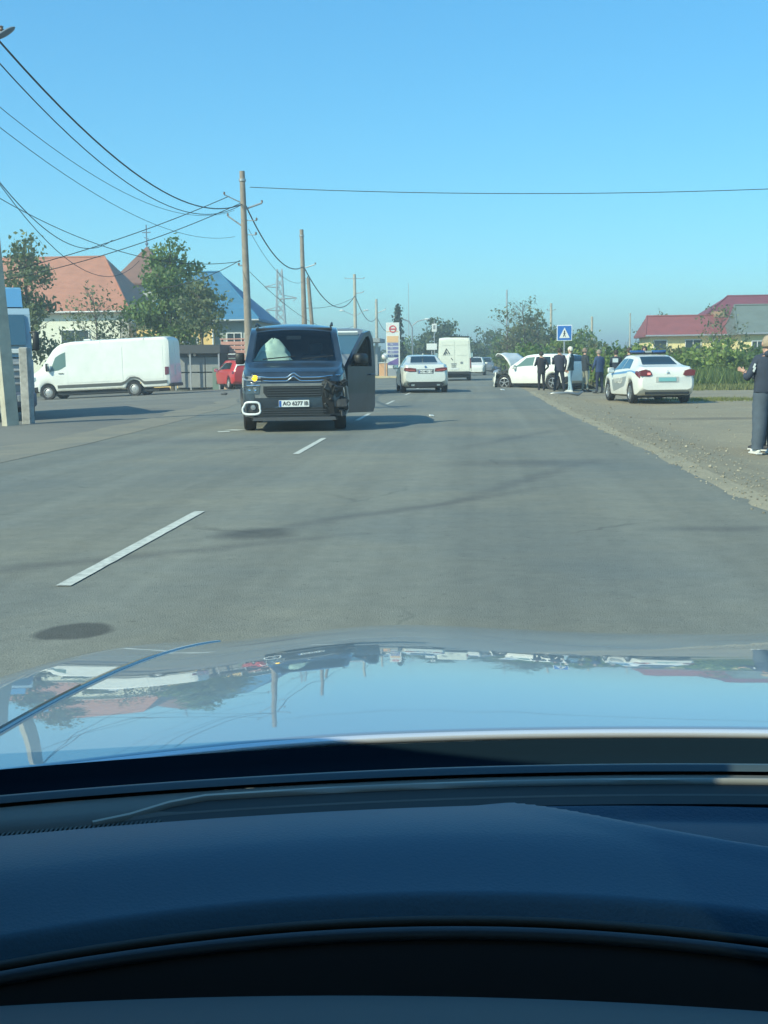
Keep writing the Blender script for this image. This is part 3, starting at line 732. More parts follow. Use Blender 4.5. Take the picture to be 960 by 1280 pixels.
mb = MB(); mb.tube([(-.04, -2.27, .90), (0, -2.272, .99), (.045, -2.27, .90), (0, -2.272, .93), (-.04, -2.27, .90)], .010, 5); mb.build('chrome_badge', CHROME, pol)
lin('bumper_insert', pol, [(-.66, .28), (-.66, .36), (.66, .36), (.66, .28)], -2.255, .04, BLACKPL)
lb = MB(); lb.box((0, -.12, 1.50), (1.10, .16, .05), bev=.02); lbar = lb.build('light_bar', BLACKPL, pol, smooth=50)
for x in (-.34, .34): mb = MB(); mb.box((x, -.12, 1.555), (.42, .24, .07), bev=.03); mb.build('blue_beacon', mat('blue_beacon', (.02, .09, .28), .1, coat=1), lbar, smooth=50)
mb = MB(); mb.box((0, -.12, 1.545), (.22, .2, .06), bev=.02); mb.build('siren', mat('grey_siren', (.3, .33, .34), .4), lbar)
wheels(s2, pol, .785); underside(s2, pol)

# crashed white crossover, bonnet up
suvs = CarShape(4.15,
    top=[(-2.07, 1.10), (-2.0, 1.32), (-1.75, 1.50), (-1.2, 1.57), (-.3, 1.58), (.2, 1.54), (.95, 1.10), (1.1, 1.03), (1.85, .92), (2.0, .8), (2.07, .6)],
    belt=[(-2.07, .96), (-1.4, 1.03), (0, .98), (1.0, .95), (1.85, .84), (2.07, .52)],
    w=[(-2.07, .74), (-1.9, .85), (-1.3, .90), (1.3, .90), (1.8, .84), (2.07, .66)],
    wt=[(-2.07, .58), (-1.8, .60), (-.5, .60), (.3, .60), (1.0, .74), (1.8, .74), (2.07, .6)],
    zb=[(-2.07, .42), (-1.8, .30), (1.7, .28), (2.07, .34)], axles=(-1.28, 1.30), Rw=.34, arch=.39)
suv = empty('crashed_crossover', (2.78, 51.2, -.13), R(52), 'wrecked white crossover with bonnet up and crumpled front', 'car')
suvs.body('body', WHITE, suv, sub=3, holes=lambda y, r: (y > 1.12 and abs(r) < 4.6) or (1.55 < y and 5 < abs(r) < 8) or (y > 1.0 and -8.6 < r < 0))
suvs.patch('windscreen', [(.24, -1.7), (.24, 1.7), (.92, 1.8), (.92, -1.8)], mat('green_tint_glass', (.12, .2, .18), .05), suv, nu=12)
suvs.patch('rear_window', [(-2.03, -1.6), (-2.03, 1.6), (-1.76, 1.7), (-1.76, -1.7)], DGLASS, suv)
for sd in (-1, 1):
    suvs.patch('side_window', [(-.22, sd * 3.9), (.78, sd * 3.9), (.25, sd * 3.12), (-.2, sd * 3.12)], mat('green_tint_glass', (0, 0, 0)), suv)
    suvs.patch('side_window', [(-1.15, sd * 3.9), (-.3, sd * 3.9), (-.28, sd * 3.12), (-1.0, sd * 3.12)], DGLASS, suv)
    suvs.patch('rear_side_window', [(-1.72, sd * 3.9), (-1.22, sd * 3.9), (-1.1, sd * 3.2), (-1.6, sd * 3.2)], DGLASS, suv)
    suvs.patch('front_door', [(-.24, sd * 8), (.84, sd * 8), (.9, sd * 5), (-.24, sd * 5)], WHITE, suv, off=.005)
    suvs.patch('rear_door', [(-.95, sd * 8), (-.29, sd * 8), (-.29, sd * 5), (-1.2, sd * 5)], WHITE, suv, off=.005)
    suvs.patch('tail_lamp', [(-1.98, sd * 6), (-1.78, sd * 6), (-1.8, sd * 5), (-1.98, sd * 5)], REDL, suv, off=.01)
    suvs.patch('dark_sill', [(-.85, sd * 8.6), (.88, sd * 8.6), (.88, sd * 8.05), (-.85, sd * 8.05)], BLACKPL, suv, off=.008)
    suvs.patch('rear_bumper', [(-2.02, sd * 8.4), (-1.72, sd * 8.4), (-1.74, sd * 6.9), (-2.02, sd * 6.9)], BLACKPL, suv, off=.01)
    mirror(suv, sd * .86, .68, 1.02, sd, WHITE)
mb = MB(); n_ = 10; vs = []; fs = []   # bonnet: buckled sheet standing up and folded forward
for j in range(n_ + 1):
    for i in range(n_ + 1):
        u = i / n_ - .5; v = j / n_; a = 1.28 * math.sin(v * math.pi * .62)
        vs.append((u * 1.42 * (1 - .12 * v), 1.05 + 1.05 * v * .86, 1.02 + .60 * math.sin(v * 2.2) + .05 * math.sin(v * 9) * (1 - abs(u)) + .04 * noise(Vector((u * 4, v * 5, 2)))))
for j in range(n_):
    for i in range(n_): a = j * (n_ + 1) + i; fs.append((a, a + 1, a + n_ + 2, a + n_ + 1))
mb.add(vs, fs); bo = mb.build('raised_bonnet', WHITE, suv, smooth=60); mod = bo.modifiers.new('thickness', 'SOLIDIFY'); mod.thickness = .03
mb = MB(); rnd = random.Random(3)
for k in range(34):
    mb.box((rnd.uniform(-.62, .62), rnd.uniform(1.15, 2.02), rnd.uniform(.35, .88)), (rnd.uniform(.08, .32), rnd.uniform(.08, .26), rnd.uniform(.06, .22)), rot=(rnd.uniform(-.5, .5), rnd.uniform(-.5, .5), rnd.uniform(-.5, .5)), bev=.02)
mb.build('exposed_engine', mat('oily_engine', (.05, .055, .05), .5, var=.5, scale=8), suv)
mb = MB(); vs = []; fs = []     # bumper skin hanging down in front
for j in range(9):
    for i in range(7):
        t = -1.2 + 2.4 * j / 8; v = i / 6
        vs.append((.80 * math.sin(t) - .16, 1.50 + .58 * math.cos(t) + .07 * noise(Vector((j * .7, v * 3, 1))) + .08 * v, .78 - .62 * v + .08 * noise(Vector((j * .5, v * 2, 5)))))
for j in range(8):
    for i in range(6): a = j * 7 + i; fs.append((a, a + 1, a + 8, a + 7))
mb.add(vs, fs); bo = mb.build('hanging_bumper', WHITE, suv, smooth=60); bo.modifiers.new('thickness', 'SOLIDIFY').thickness = .02
mb = MB(); mb.prism([(-.3, .55), (.3, .55), (.25, .72), (-.25, .72)], 2.10, 2.16); mb.build('broken_grille', BLACKPL, suv)
for sd in (-1, 1): mb = MB(); mb.box((sd * .66, 1.86, .81), (.26, .3, .14), rot=(sd * .2, sd * .4, .3), bev=.04); mb.build('headlamp', LAMPG, suv)
for a in suvs.ax:
    for sd in (-1, 1): wheel(suv, sd * .79, a, suvs.Rw, side=sd, rz=(R(18) if a > 0 else 0))
underside(suvs, suv)

# ---- vans: long white panel van standing across the forecourt
sprf = CarShape(6.95,
    top=[(-3.47, 2.60), (-3.40, 2.70), (-3.2, 2.74), (1.1, 2.70), (1.7, 2.62), (2.05, 2.42), (2.75, 1.55), (2.9, 1.42), (3.3, 1.20), (3.42, 1.05), (3.47, .9)],
    belt=[(-3.47, 1.30), (1.6, 1.30), (2.6, 1.25), (3.1, 1.08), (3.4, .92), (3.47, .8)],
    w=[(-3.47, .93), (-3.3, .985), (1.8, .985), (2.8, .95), (3.2, .85), (3.47, .62)],
    wt=[(-3.47, .84), (-3.3, .86), (1.4, .85), (2.1, .80), (2.8, .78), (3.2, .7), (3.47, .5)],
    zb=[(-3.47, .50), (-3.3, .40), (2.9, .36), (3.3, .32), (3.47, .36)], axles=(-1.75, 2.45), Rw=.35, arch=.41)
spr = empty('long_panel_van', (-16.35, 54.0, -.285), R(90 - 2), 'long white panel van parked crosswise before the white house', 'van')
spr.location = (-17.60, 54.0, -.34); spr.rotation_euler = (0, 0, R(88)); spr.rotation_euler.rotate_axis('X', R(-1.9))
sprf.body('body', WHITE, spr, step=.06, sub=3)
for sd in (-1, 1):
    sprf.patch('side_window', [(1.50, sd * 3.85), (2.45, sd * 4.3), (2.02, sd * 3.35), (1.50, sd * 3.25)], mat('green_tint_glass', (0, 0, 0)), spr)
    sprf.patch('cab_door', [(1.42, sd * 7.7), (2.0, sd * 7.7), (2.60, sd * 5), (1.42, sd * 5)], WHITE, spr, off=.006)
    sprf.patch('rubbing_strip', [(-3.35, sd * 7.55), (1.95, sd * 7.55), (1.95, sd * 7.15), (-3.35, sd * 7.15)], mat('dark_grey_plastic', (.10, .105, .10), .5), spr, off=.02, nu=24)
    sprf.patch('side_panel', [(-1.25, sd * 6.9), (1.32, sd * 6.9), (1.32, sd * 3.2), (-1.25, sd * 3.2)], WHITE, spr, off=.010, nu=12, nv=8)
    sprf.patch('side_panel', [(-3.2, sd * 6.9), (-1.33, sd * 6.9), (-1.33, sd * 3.2), (-3.2, sd * 3.2)], WHITE, spr, off=.010, nu=12, nv=8)
    sprf.patch('tail_lamp', [(-3.45, sd * 6.4), (-3.28, sd * 6.4), (-3.28, sd * 4.9), (-3.45, sd * 4.9)], REDL, spr, off=.02)
    mirror(spr, sd * .97, 2.35, 1.52, sd, BLACKPL, 1.1, .34)
    sprf.patch('front_bumper', [(2.95, sd * 8.6), (3.45, sd * 8.6), (3.45, sd * 6.9), (2.95, sd * 7.1)], BLACKPL, spr, off=.02)
    sprf.patch('headlamp', [(3.02, sd * 5.9), (3.40, sd * 6.4), (3.40, sd * 5.3), (3.05, sd * 5.0)], LAMPG, spr, off=.015)
mb = MB(); mb.box((0, 3.47, .55), (1.25, .10, .34), bev=.04); mb.build('front_bumper', BLACKPL, spr)
mb = MB(); mb.box((0, 3.485, .86), (.9, .04, .14), bev=.02); mb.build('grille', BLACKPL, spr)
mb = MB(); mb.box((0, -3.50, .48), (1.8, .12, .16), bev=.03); mb.build('rear_bumper', BLACKPL, spr)
sprf.patch('windscreen', [(2.10, -1.8), (2.10, 1.8), (2.74, 1.9), (2.74, -1.9)], DGLASS, spr, nu=12)
for sd in (-1, 1):
    mb = MB(); mb.prism([(sd * .02, .62), (sd * .90, .62), (sd * .86, 2.5), (sd * .02, 2.55)], -3.492, -3.465); o = mb.build('rear_door', WHITE, spr)
    mb = MB(); mb.box((sd * .44, -3.496, 1.35), (.74, .010, .05), bev=.004); mb.box((sd * .06, -3.50, 1.15), (.05, .03, .5), bev=.01); mb.build('door_rib', WHITE, o)
mb = MB(); mb.box((.3, .8, 2.76), (.25, .35, .07), bev=.02); mb.build('roof_vent', WHITE, spr)
for sd in (-1, 1):
    mb = MB(); mb.tube([(sd * .995, 1.62, 1.22), (sd * 1.012, 1.66, 1.22), (sd * 1.012, 1.82, 1.22), (sd * .995, 1.86, 1.22)], .016, 6); mb.build('door_handle', BLACKPL, spr)
    for yy in (-2.3, -.2): sprf.patch('roof_rib', [(yy - .02, sd * 2.9), (yy + .02, sd * 2.9), (yy + .02, sd * .6), (yy - .02, sd * .6)], WHITE, spr, off=.02)
    sprf.patch('lower_skirt', [(-1.28, sd * 8.5), (1.95, sd * 8.5), (1.95, sd * 7.75), (-1.28, sd * 7.75)], mat('dirty_white_skirt', (.55, .54, .47), .6, var=.25, scale=2.5), spr, off=.012, nu=14)
wheels(sprf, spr, .86, rim='steel'); underside(sprf, spr)

# tall white van driving away
bvs = CarShape(5.6,
    top=[(-2.8, 2.48), (-2.76, 2.56), (-2.6, 2.60), (1.2, 2.60), (1.6, 2.4), (2.1, 1.6), (2.3, 1.4), (2.7, 1.1), (2.8, .9)],
    belt=[(-2.8, 1.25), (1.8, 1.25), (2.5, 1.0), (2.8, .8)],
    w=[(-2.8, 1.00), (-2.7, 1.025), (1.8, 1.025), (2.5, .9), (2.8, .7)], wt=[(-2.8, .90), (-2.6, .92), (1.4, .9), (2.1, .8), (2.8, .6)],
    zb=[(-2.8, .42), (2.5, .35), (2.8, .35)], axles=(-1.7, 1.9), Rw=.34, arch=.4)
bv = empty('tall_cargo_van', (-1.36, 72.8, 0), R(1.5), 'tall cream white cargo van with small black emblem on its back doors', 'van')
bvs.body('body', CREAM, bv, step=.08, sub=3)
for sd in (-1, 1):
    mb = MB(); mb.prism([(sd * .012, .58), (sd * .90, .58), (sd * .84, 2.38), (sd * .012, 2.42)], -2.822, -2.79); o = mb.build('rear_door', CREAM, bv)
    mb = MB(); mb.box((sd * .42, -2.832, 1.55), (.62, .012, .04)); mb.box((sd * .42, -2.832, 2.15), (.62, .012, .03)); mb.build('door_rib', CREAM, o)
    lin('tail_lamp', bv, [(.93, .75), (1.0, .75), (.98, 1.35), (.92, 1.35)], -2.80, .05, REDL, sd)
    mirror(bv, sd * 1.0, 1.75, 1.55, sd, BLACKPL, 1.1, .32)
mb = MB(); mb.box((0, -2.83, .46), (1.98, .12, .17), bev=.03); mb.build('rear_bumper', BLACKPL, bv)
mb = MB(); mb.tube([(-.66, -2.835, 1.55), (-.48, -2.835, 1.92), (-.30, -2.835, 1.60)], .03, 5); mb.tube([(-.55, -2.835, 1.55), (-.48, -2.835, 1.74), (-.40, -2.835, 1.58)], .022, 5); mb.tube([(-.2, -2.835, 1.36), (-.12, -2.835, 1.24)], .025, 5); mb.build('rear_emblem', INK, bv)
mb = MB(); mb.box((-.05, -2.84, 1.02), (.34, .01, .05)); mb.box((-.05, -2.84, .92), (.28, .01, .04)); mb.box((-.05, -2.84, .83), (.3, .01, .04)); mb.box((.42, -2.84, 1.08), (.14, .01, .12)); mb.build('printed_contact_lines', GREYINK, bv)
mb = MB(); mb.box((.3, -2.5, 2.63), (1.2, .5, .05), bev=.01); mb.build('roof_deck', BLACKPL, bv)
plate(bv, -2.835, .72, '', face=-1, blue=False)
wheels(bvs, bv, .90, rim='steel'); underside(bvs, bv)
# box-shaped white lorry body ahead of it, only a corner shows
hatch = CarShape(4.1,
    top=[(-2.05, 1.05), (-2.0, 1.3), (-1.8, 1.43), (-.9, 1.5), (0, 1.5), (.35, 1.45), (1.1, 1.03), (1.25, .98), (1.9, .82), (2.05, .62)],
    belt=[(-2.05, .9), (-1.2, .96), (0, .92), (1.1, .88), (1.9, .74), (2.05, .54)],
    w=[(-2.05, .74), (-1.9, .83), (-1.3, .87), (1.3, .87), (1.8, .82), (2.05, .65)], wt=[(-2.05, .58), (-1.7, .6), (-.5, .58), (.4, .58), (1.1, .7), (1.8, .72), (2.05, .55)],
    zb=[(-2.05, .40), (-1.8, .26), (1.8, .22), (2.05, .28)], axles=(-1.25, 1.3), Rw=.31, arch=.35)
def small_car(name, paint, loc, rz, label, z=0, glass=DGLASS, group=None, cat='car', lamps=True):
    c = empty(name, (loc[0], loc[1], z), rz, label, cat, group)
    hatch.body('body', paint, c, step=.08)
    hatch.patch('windscreen', [(.42, -1.7), (.42, 1.7), (1.06, 1.8), (1.06, -1.8)], glass, c)
    hatch.patch('rear_window', [(-2.0, -1.5), (-2.0, 1.5), (-1.72, 1.7), (-1.72, -1.7)], glass, c)
    for sd in (-1, 1):
        hatch.patch('side_window', [(-1.5, sd * 3.9), (.85, sd * 3.9), (.38, sd * 3.15), (-1.35, sd * 3.15)], glass, c)
        hatch.patch('headlamp', [(1.75, sd * 5.6), (2.0, sd * 5.6), (2.0, sd * 4.6), (1.75, sd * 4.8)], mat('bright_lamp', (.7, .72, .7), .2), c, off=.012)
        hatch.patch('tail_lamp', [(-2.0, sd * 5.8), (-1.85, sd * 5.8), (-1.85, sd * 4.6), (-2.0, sd * 4.6)], REDL, c, off=.012)
        mirror(c, sd * .83, .72, .97, sd, paint)
    wheels(hatch, c, .76, rim='steel'); underside(hatch, c)
    return c
rc = small_car('red_hatchback', REDP, (-12.6, 60.6), R(28), 'bright red hatchback parked by the pink fence', z=-.13)
hatch.patch('rear_stripe', [(-2.02, -5.2), (-2.02, 5.2), (-1.98, 5.0), (-1.98, -5.0)], WPLATE, rc, off=.01)
plate(rc, -2.06, .72, '', face=-1, blue=False)
small_car('small_white_car', WHITE, (-.05, 97), R(178), 'small white car approaching beside the tall cargo van')
small_car('dark_blue_car', BLUEP, (2.3, 126), R(176), 'dark blue car in the far queue under the roadside trees', group='far cars under the trees')
small_car('pale_far_car', GREYP, (.9, 112), R(178), 'pale grey car at the head of the far queue', group='far cars under the trees')
small_car('dark_far_car', DARKP, (3.6, 128), R(184), 'nearly black car at the end of the far queue', group='far cars under the trees')

# grey minibus behind the dark people carrier
gb = empty('grey_minibus', (-4.55, 43.5, 0), R(180), 'grey minibus with white front band half hidden behind the dark people carrier', 'minibus')
bvs.body('body', GREYP, gb, step=.08)
bvs.patch('windscreen', [(1.62, -1.8), (1.62, 1.8), (2.12, 1.85), (2.12, -1.85)], BGLASS, gb, off=.01)
mb = MB(); mb.box((0, 1.72, 2.40), (1.5, .08, .16), rot=(R(-40), 0, 0), bev=.02); mb.build('white_visor_band', WPLATE, gb)
for sd in (-1, 1):
    bvs.patch('side_window', [(-2.3, sd * 3.9), (1.6, sd * 3.9), (1.4, sd * 3.2), (-2.3, sd * 3.2)], DGLASS, gb)
    bvs.patch('headlamp', [(2.35, sd * 5.8), (2.68, sd * 5.8), (2.68, sd * 5.0), (2.4, sd * 5.0)], mat('bright_lamp', (0, 0, 0)), gb, off=.012)
    mirror(gb, sd * 1.0, 1.85, 1.5, sd, BLACKPL, 1.1, .3)
wheels(bvs, gb, .9, rim='steel'); underside(bvs, gb)
gb.location = (-5.05, 44.5, 0); gb.scale = (.94, .94, .94)

# lorry cab behind the near pole
lor = empty('lorry', (-11.5, 26.2, -.06), R(180 + 24), 'blue and grey lorry cab parked behind the near concrete pole', 'lorry')
LB = mat('lorry_light_blue', (.30, .42, .50), .4, coat=.4); LG = mat('lorry_dusty_grey', (.34, .35, .35), .6, var=.2, scale=4)
def rp(w, z0, z1, y0, y1, m, name, bev=.08):
    mb = MB(); mb.box((0, (y0 + y1) / 2, (z0 + z1) / 2), (2 * w, y1 - y0, z1 - z0), bev=bev); return mb.build(name, m, lor, smooth=50)
rp(1.14, .45, 1.45, -.6, 1.1, LG, 'lower_cab')
mb = MB(); mb.prism([(-.6, 1.45), (1.08, 1.45), (1.0, 1.75), (.82, 2.42), (.70, 2.55), (-.6, 2.6)], -1.12, 1.12, axis='x'); mb.build('upper_cab', LB, lor)
mb = MB(); mb.prism([(-.6, 2.60), (.66, 2.58), (.2, 3.02), (-.6, 3.1)], -.98, .98, axis='x'); mb.build('wind_deflector', mat('lorry_blue', (.10, .28, .48), .4, coat=.5), lor)
mb = MB(); mb.prism([(1.075, 1.72), (1.105, 1.72), (.87, 2.40), (.84, 2.40)], -1.0, 1.0, axis='x'); mb.build('windscreen', BGLASS, lor)
mb = MB(); mb.box((0, 1.11, 1.58), (2.1, .05, .10), bev=.01); mb.build('white_front_strip', WPLATE, lor)
for z in (.85, 1.0, 1.15, 1.3):
    mb = MB(); mb.box((0, 1.12, z), (1.7, .04, .05), bev=.01); mb.build('grille_bar', LG, lor)
rp(1.17, .32, .66, .8, 1.2, mat('lorry_bumper', (.12, .14, .18), .5), 'bumper', .05)
for sd in (-1, 1):
    mb = MB(); mb.box((sd * .9, 1.2, .52), (.3, .05, .16), bev=.02); mb.build('headlamp', LAMPG, lor)
    mb = MB(); mb.box((sd * 1.22, 1.0, 1.80), (.14, .12, .42), bev=.04); mb.tube([(sd * 1.1, .95, 2.0), (sd * 1.22, 1, 2.02)], .02, 6); mb.tube([(sd * 1.1, .95, 1.6), (sd * 1.22, 1, 1.62)], .02, 6); mb.build('mirror', BLACKPL, lor, smooth=50)
    mb = MB(); mb.prism([(-.3, 1.75), (.8, 1.75), (.66, 2.35), (-.3, 2.4)], sd * 1.121, sd * 1.135, axis='x'); mb.build('side_window', BGLASS, lor)
    wheel(lor, sd * 1.0, .25, .46, wdt=.28, rim='steel', side=sd)
    wheel(lor, sd * 1.0, -4.2, .46, wdt=.28, rim='steel', side=sd)
mb = MB(); mb.box((0, -3.4, .85), (.9, 5.4, .22)); mb.build('chassis', BLACKPL, lor)
mb = MB(); mb.box((0, -3.7, 1.7), (2.4, 5.6, 1.5), bev=.03); mb.build('cargo_body', mat('lorry_side_grey', (.3, .32, .34), .6, var=.1, scale=2), lor)

# ---------------------------------------------------------------- people
SKIN = mat('skin', (.50, .30, .22), .6)
def person(label, loc, rz, h=1.74, wide=(0, 0), top=(.03, .035, .05), trouser=(.03, .035, .05), shoe=(.04, .04, .04), hair=(.05, .035, .025), arms=((.06, -.02), (.06, -.02)),
           elbow=(15, 15), raise_=(8, 8), spread=.10, step=.0, build=1.0, hood=False, vest=None, sleeve=None, jacket_len=.86, hairlong=False, group=None, lean=0.0, cap=None, detail=False, stripes=None):
    """standing figure facing local +y. raise_: forward angle of the upper arms, elbow: bend in degrees (left, right)"""
    k = h / 1.76
    root = empty('person', loc, rz, label, 'person', group)
    V = []; Rd = []; E_ = []; tagp = []
    def v(p, r, t): V.append((p[0] * k, (p[1] + lean * max(0, p[2] - .9)) * k, p[2] * k)); Rd.append(r * k * (build if t in ('top', 'tr') else 1)); tagp.append(t); return len(V) - 1
    def e(a, b): E_.append((a, b))
    pel = v((0, 0, .95), .135, 'tr'); wst = v((0, 0, 1.08), .120, 'top'); ch = v((0, -.01, 1.28), .145, 'top'); up = v((0, -.015, 1.42), .11, 'top')
    nk = v((0, -.005, 1.51), .055, 'skin'); jaw = v((0, .02, 1.585), .070, 'skin'); hd = v((0, .012, 1.665), .088, 'skin'); tp = v((0, .0, 1.735), .055, 'skin')
    for a, b in ((pel, wst), (wst, ch), (ch, up), (up, nk), (nk, jaw), (jaw, hd), (hd, tp)): e(a, b)
    nose = v((0, .105, 1.65), .013, 'skin'); e(hd, nose)
    hands = []
    for i, sd in enumerate((-1, 1)):
        hp = v((sd * .09, 0, .90), .095, 'tr'); kn = v((sd * (.06 + spread * .6), .015 + step * sd * .5, .50), .064, 'tr'); an = v((sd * (.05 + spread), -.02 + step * sd, .10), .045, 'tr')
        e(pel, hp); e(hp, kn); e(kn, an)
        hl_ = v((sd * (.05 + spread), -.05 + step * sd, .045), .038, 'shoe'); ft = v((sd * (.06 + spread * 1.1), .09 + step * sd, .038), .036, 'shoe'); to = v((sd * (.065 + spread * 1.15), .17 + step * sd, .032), .026, 'shoe')
        e(an, hl_); e(an, ft); e(ft, to)
        sh = v((sd * .175, -.01, 1.42), .066, 'top'); a = R(raise_[i]); out = .10
        el = Vector((sd * (.205 + out * .35 + wide[i]), -.01 + .29 * math.sin(a), 1.42 - .29 * math.cos(a)))
        b = a + R(elbow[i]); inw = -sd * arms[i][0]
        wr = el + Vector((inw, .25 * math.sin(b), -.25 * math.cos(b)))
        d = (wr - el).normalized(); pm = wr + d * .05
        ve = v(el, .047, 'top' if sleeve is None else 'sl'); vw = v(wr, .034, 'top' if sleeve is None else 'sl'); vp = v(pm, .030, 'skin')
        e(up, sh); e(sh, ve); e(ve, vw); e(vw, vp); hands.append((wr, d, pm, sd))
        # thumb and four fingers, each bent once
        sidev = d.cross(Vector((sd * 1.0, 0, 0))).normalized() if abs(d.x) < .9 else Vector((0, 1, 0))
        inn = Vector((-sd, 0, 0)); inn = (inn - d * inn.dot(d)).normalized()
        for q, ln in enumerate((.062, .072, .068, .052)):
            o_ = sidev * (.027 - .018 * q)
            f1 = v(pm + d * (.028 + .4 * ln) + o_ + inn * .006, .0095, 'skin'); f2 = v(pm + d * (.024 + ln) + o_ * 1.05 + inn * .026, .0075, 'skin')
            e(vp, f1); e(f1, f2)
        t1 = v(pm + sidev * .04 + inn * .012 + d * .004, .011, 'skin'); t2 = v(pm + sidev * .055 + inn * .024 + d * .032, .009, 'skin'); e(vp, t1); e(t1, t2)
    me = bpy.data.meshes.new('body'); me.from_pydata(V, E_, [])
    ob = bpy.data.objects.new('body', me); COL.objects.link(ob)
    sm = ob.modifiers.new('skin', 'SKIN')
    for i, q in enumerate(me.skin_vertices[0].data):
        q.radius = (Rd[i] * (1.18 if i in (pel, wst, ch) else 1), Rd[i] * (.80 if i in (wst, ch, pel) else 1)); q.use_root = (i == pel)
    sb = ob.modifiers.new('sub', 'SUBSURF'); sb.levels = 1; sb.render_levels = 1
    dg = bpy.context.evaluated_depsgraph_get(); m2 = bpy.data.meshes.new_from_object(ob.evaluated_get(dg)); m2.name = 'body'
    bpy.data.objects.remove(ob)
    mats = {'skin': SKIN, 'top': mat('cloth_%d_%d_%d' % tuple(int(c * 999) for c in top), top, .85, var=.15, scale=9), 'tr': mat('cloth_%d_%d_%d' % tuple(int(c * 999) for c in trouser), trouser, .85, var=.15, scale=9),
            'shoe': mat('shoe_%d_%d_%d' % tuple(int(c * 999) for c in shoe), shoe, .6)}
    if sleeve: mats['sl'] = mat('cloth_%d_%d_%d' % tuple(int(c * 999) for c in sleeve), sleeve, .85)
    keys = list(mats); m2.materials.clear()
    for q in keys: m2.materials.append(mats[q])
    segs = [(Vector(V[a]), Vector(V[b]), tagp[b] if tagp[b] != 'top' or tagp[a] != 'tr' else ('top')) for a, b in E_]
    for p in m2.polygons:
        c = p.center; best = None
        for a, b, t in segs:
            ab = b - a; u = max(0, min(1, (c - a).dot(ab) / max(1e-9, ab.length_squared))); dd = (c - a - ab * u).length
            if best is None or dd < best[0]: best = (dd, t)
        p.material_index = keys.index(best[1]); p.use_smooth = True
    bo = bpy.data.objects.new('body', m2); COL.objects.link(bo); bo.parent = root
    # jacket / top: a loose shell round the trunk
    tc = vest if vest else top
    def shell(name, rows, m, n=20, wob=.008, sd_=0):
        vs = []; fs = []
        for j, (z, rx, ry, yo) in enumerate(rows):
            for i in range(n):
                a = 2 * math.pi * i / n; ww = 1 + wob * 6 * noise(Vector((math.cos(a) * 2, math.sin(a) * 2, z * 5 + sd_)))
                vs.append((math.cos(a) * rx * k * build * ww, (yo + math.sin(a) * ry * ww + lean * max(0, z - .9)) * k, z * k))
        for j in range(len(rows) - 1):
            for i in range(n): fs.append((j * n + i, j * n + (i + 1) % n, (j + 1) * n + (i + 1) % n, (j + 1) * n + i))
        mb = MB(); mb.add(vs, fs); return mb.build(name, m, root, smooth=70)
    jl = jacket_len
    shell('jacket', [(jl + .03, .165, .115, 0), (jl, .178, .125, 0), (jl + .03, .182, .130, 0), (1.05, .172, .125, 0), (1.2, .185, .135, -.005), (1.33, .195, .135, -.01), (1.42, .185, .115, -.015), (1.475, .12, .085, -.01), (1.51, .068, .066, -.005)],
          mat('cloth_%d_%d_%d' % tuple(int(c * 999) for c in tc), tc, .85, var=.15, scale=9))
    hm = mat('hair_%d_%d_%d' % tuple(int(c * 999) for c in hair), hair, .7, var=.2, scale=30)
    vs = []; fs = []; n = 16; mm = 8
    for j in range(mm + 1):
        ph = math.pi * .62 * j / mm
        for i in range(n):
            a = 2 * math.pi * i / n; fr = max(0, math.sin(a))
            pp = min(ph, math.pi * (.62 - .25 * fr ** 2))
            q = 1.0 + .04 * noise(Vector((math.cos(a) * 3, math.sin(a) * 3, j * .7)))
            vs.append((.100 * math.sin(pp) * math.cos(a) * q * k, (-.004 + .112 * math.sin(pp) * math.sin(a) * q + lean * .75) * k, (1.655 + .125 * math.cos(pp) * q) * k))
    for j in range(mm):
        for i in range(n): fs.append((j * n + i, j * n + (i + 1) % n, (j + 1) * n + (i + 1) % n, (j + 1) * n + i))
    mb = MB(); mb.add(vs, fs)
    if hairlong: mb.ball((0, (-.07 + lean * .7) * k, 1.53 * k), (.085 * k, .05 * k, .13 * k), 10, 6)
    mb.build('hair', hm, root, smooth=70)
    mb = MB()
    for sd in (-1, 1): mb = MB(); mb.ball((sd * .092 * k, (.0 + lean * .75) * k, 1.645 * k), (.014 * k, .026 * k, .034 * k), 8, 5); mb.build('ear', SKIN, root, smooth=70)
    if detail or True:
        mb = MB()
        for sd in (-1, 1): mb = MB(); mb.ball((sd * .033 * k, (.092 + lean * .75) * k, 1.672 * k), (.012 * k, .008 * k, .007 * k), 6, 4); mb.build('eye', INK, root)
        mb = MB(); mb.ball((0, (.090 + lean * .72) * k, 1.602 * k), (.026 * k, .008 * k, .006 * k), 8, 4); mb.build('mouth', mat('lips', (.35, .15, .13), .5), root)
    if hood: mb = MB(); mb.ball((0, (-.09) * k, 1.50 * k), (.11 * k, .06 * k, .06 * k), 12, 6); mb.build('hood', mats['top'], root, smooth=70)
    for i, sd in enumerate((-1, 1)):
        z0 = .0; mb = MB(); x = sd * (.055 + spread * 1.03) * k; y = (.055 + step * sd) * k
        mb.box((x, y, .014), (.095 * k, .29 * k, .026), bev=.01); mb.build('shoe_sole', mat('white_sole', (.65, .65, .62), .6) if shoe[0] > .3 or detail else BLACKPL, root)
        if detail or shoe[0] > .3:
            mb = MB(); mb.ball((x, y - .02 * k, .055 * k), (.046 * k, .13 * k, .05 * k), 12, 7); mb.ball((x, y + .07 * k, .045 * k), (.045 * k, .07 * k, .035 * k), 12, 6); mb.build('shoe', mats['shoe'], root, smooth=70)
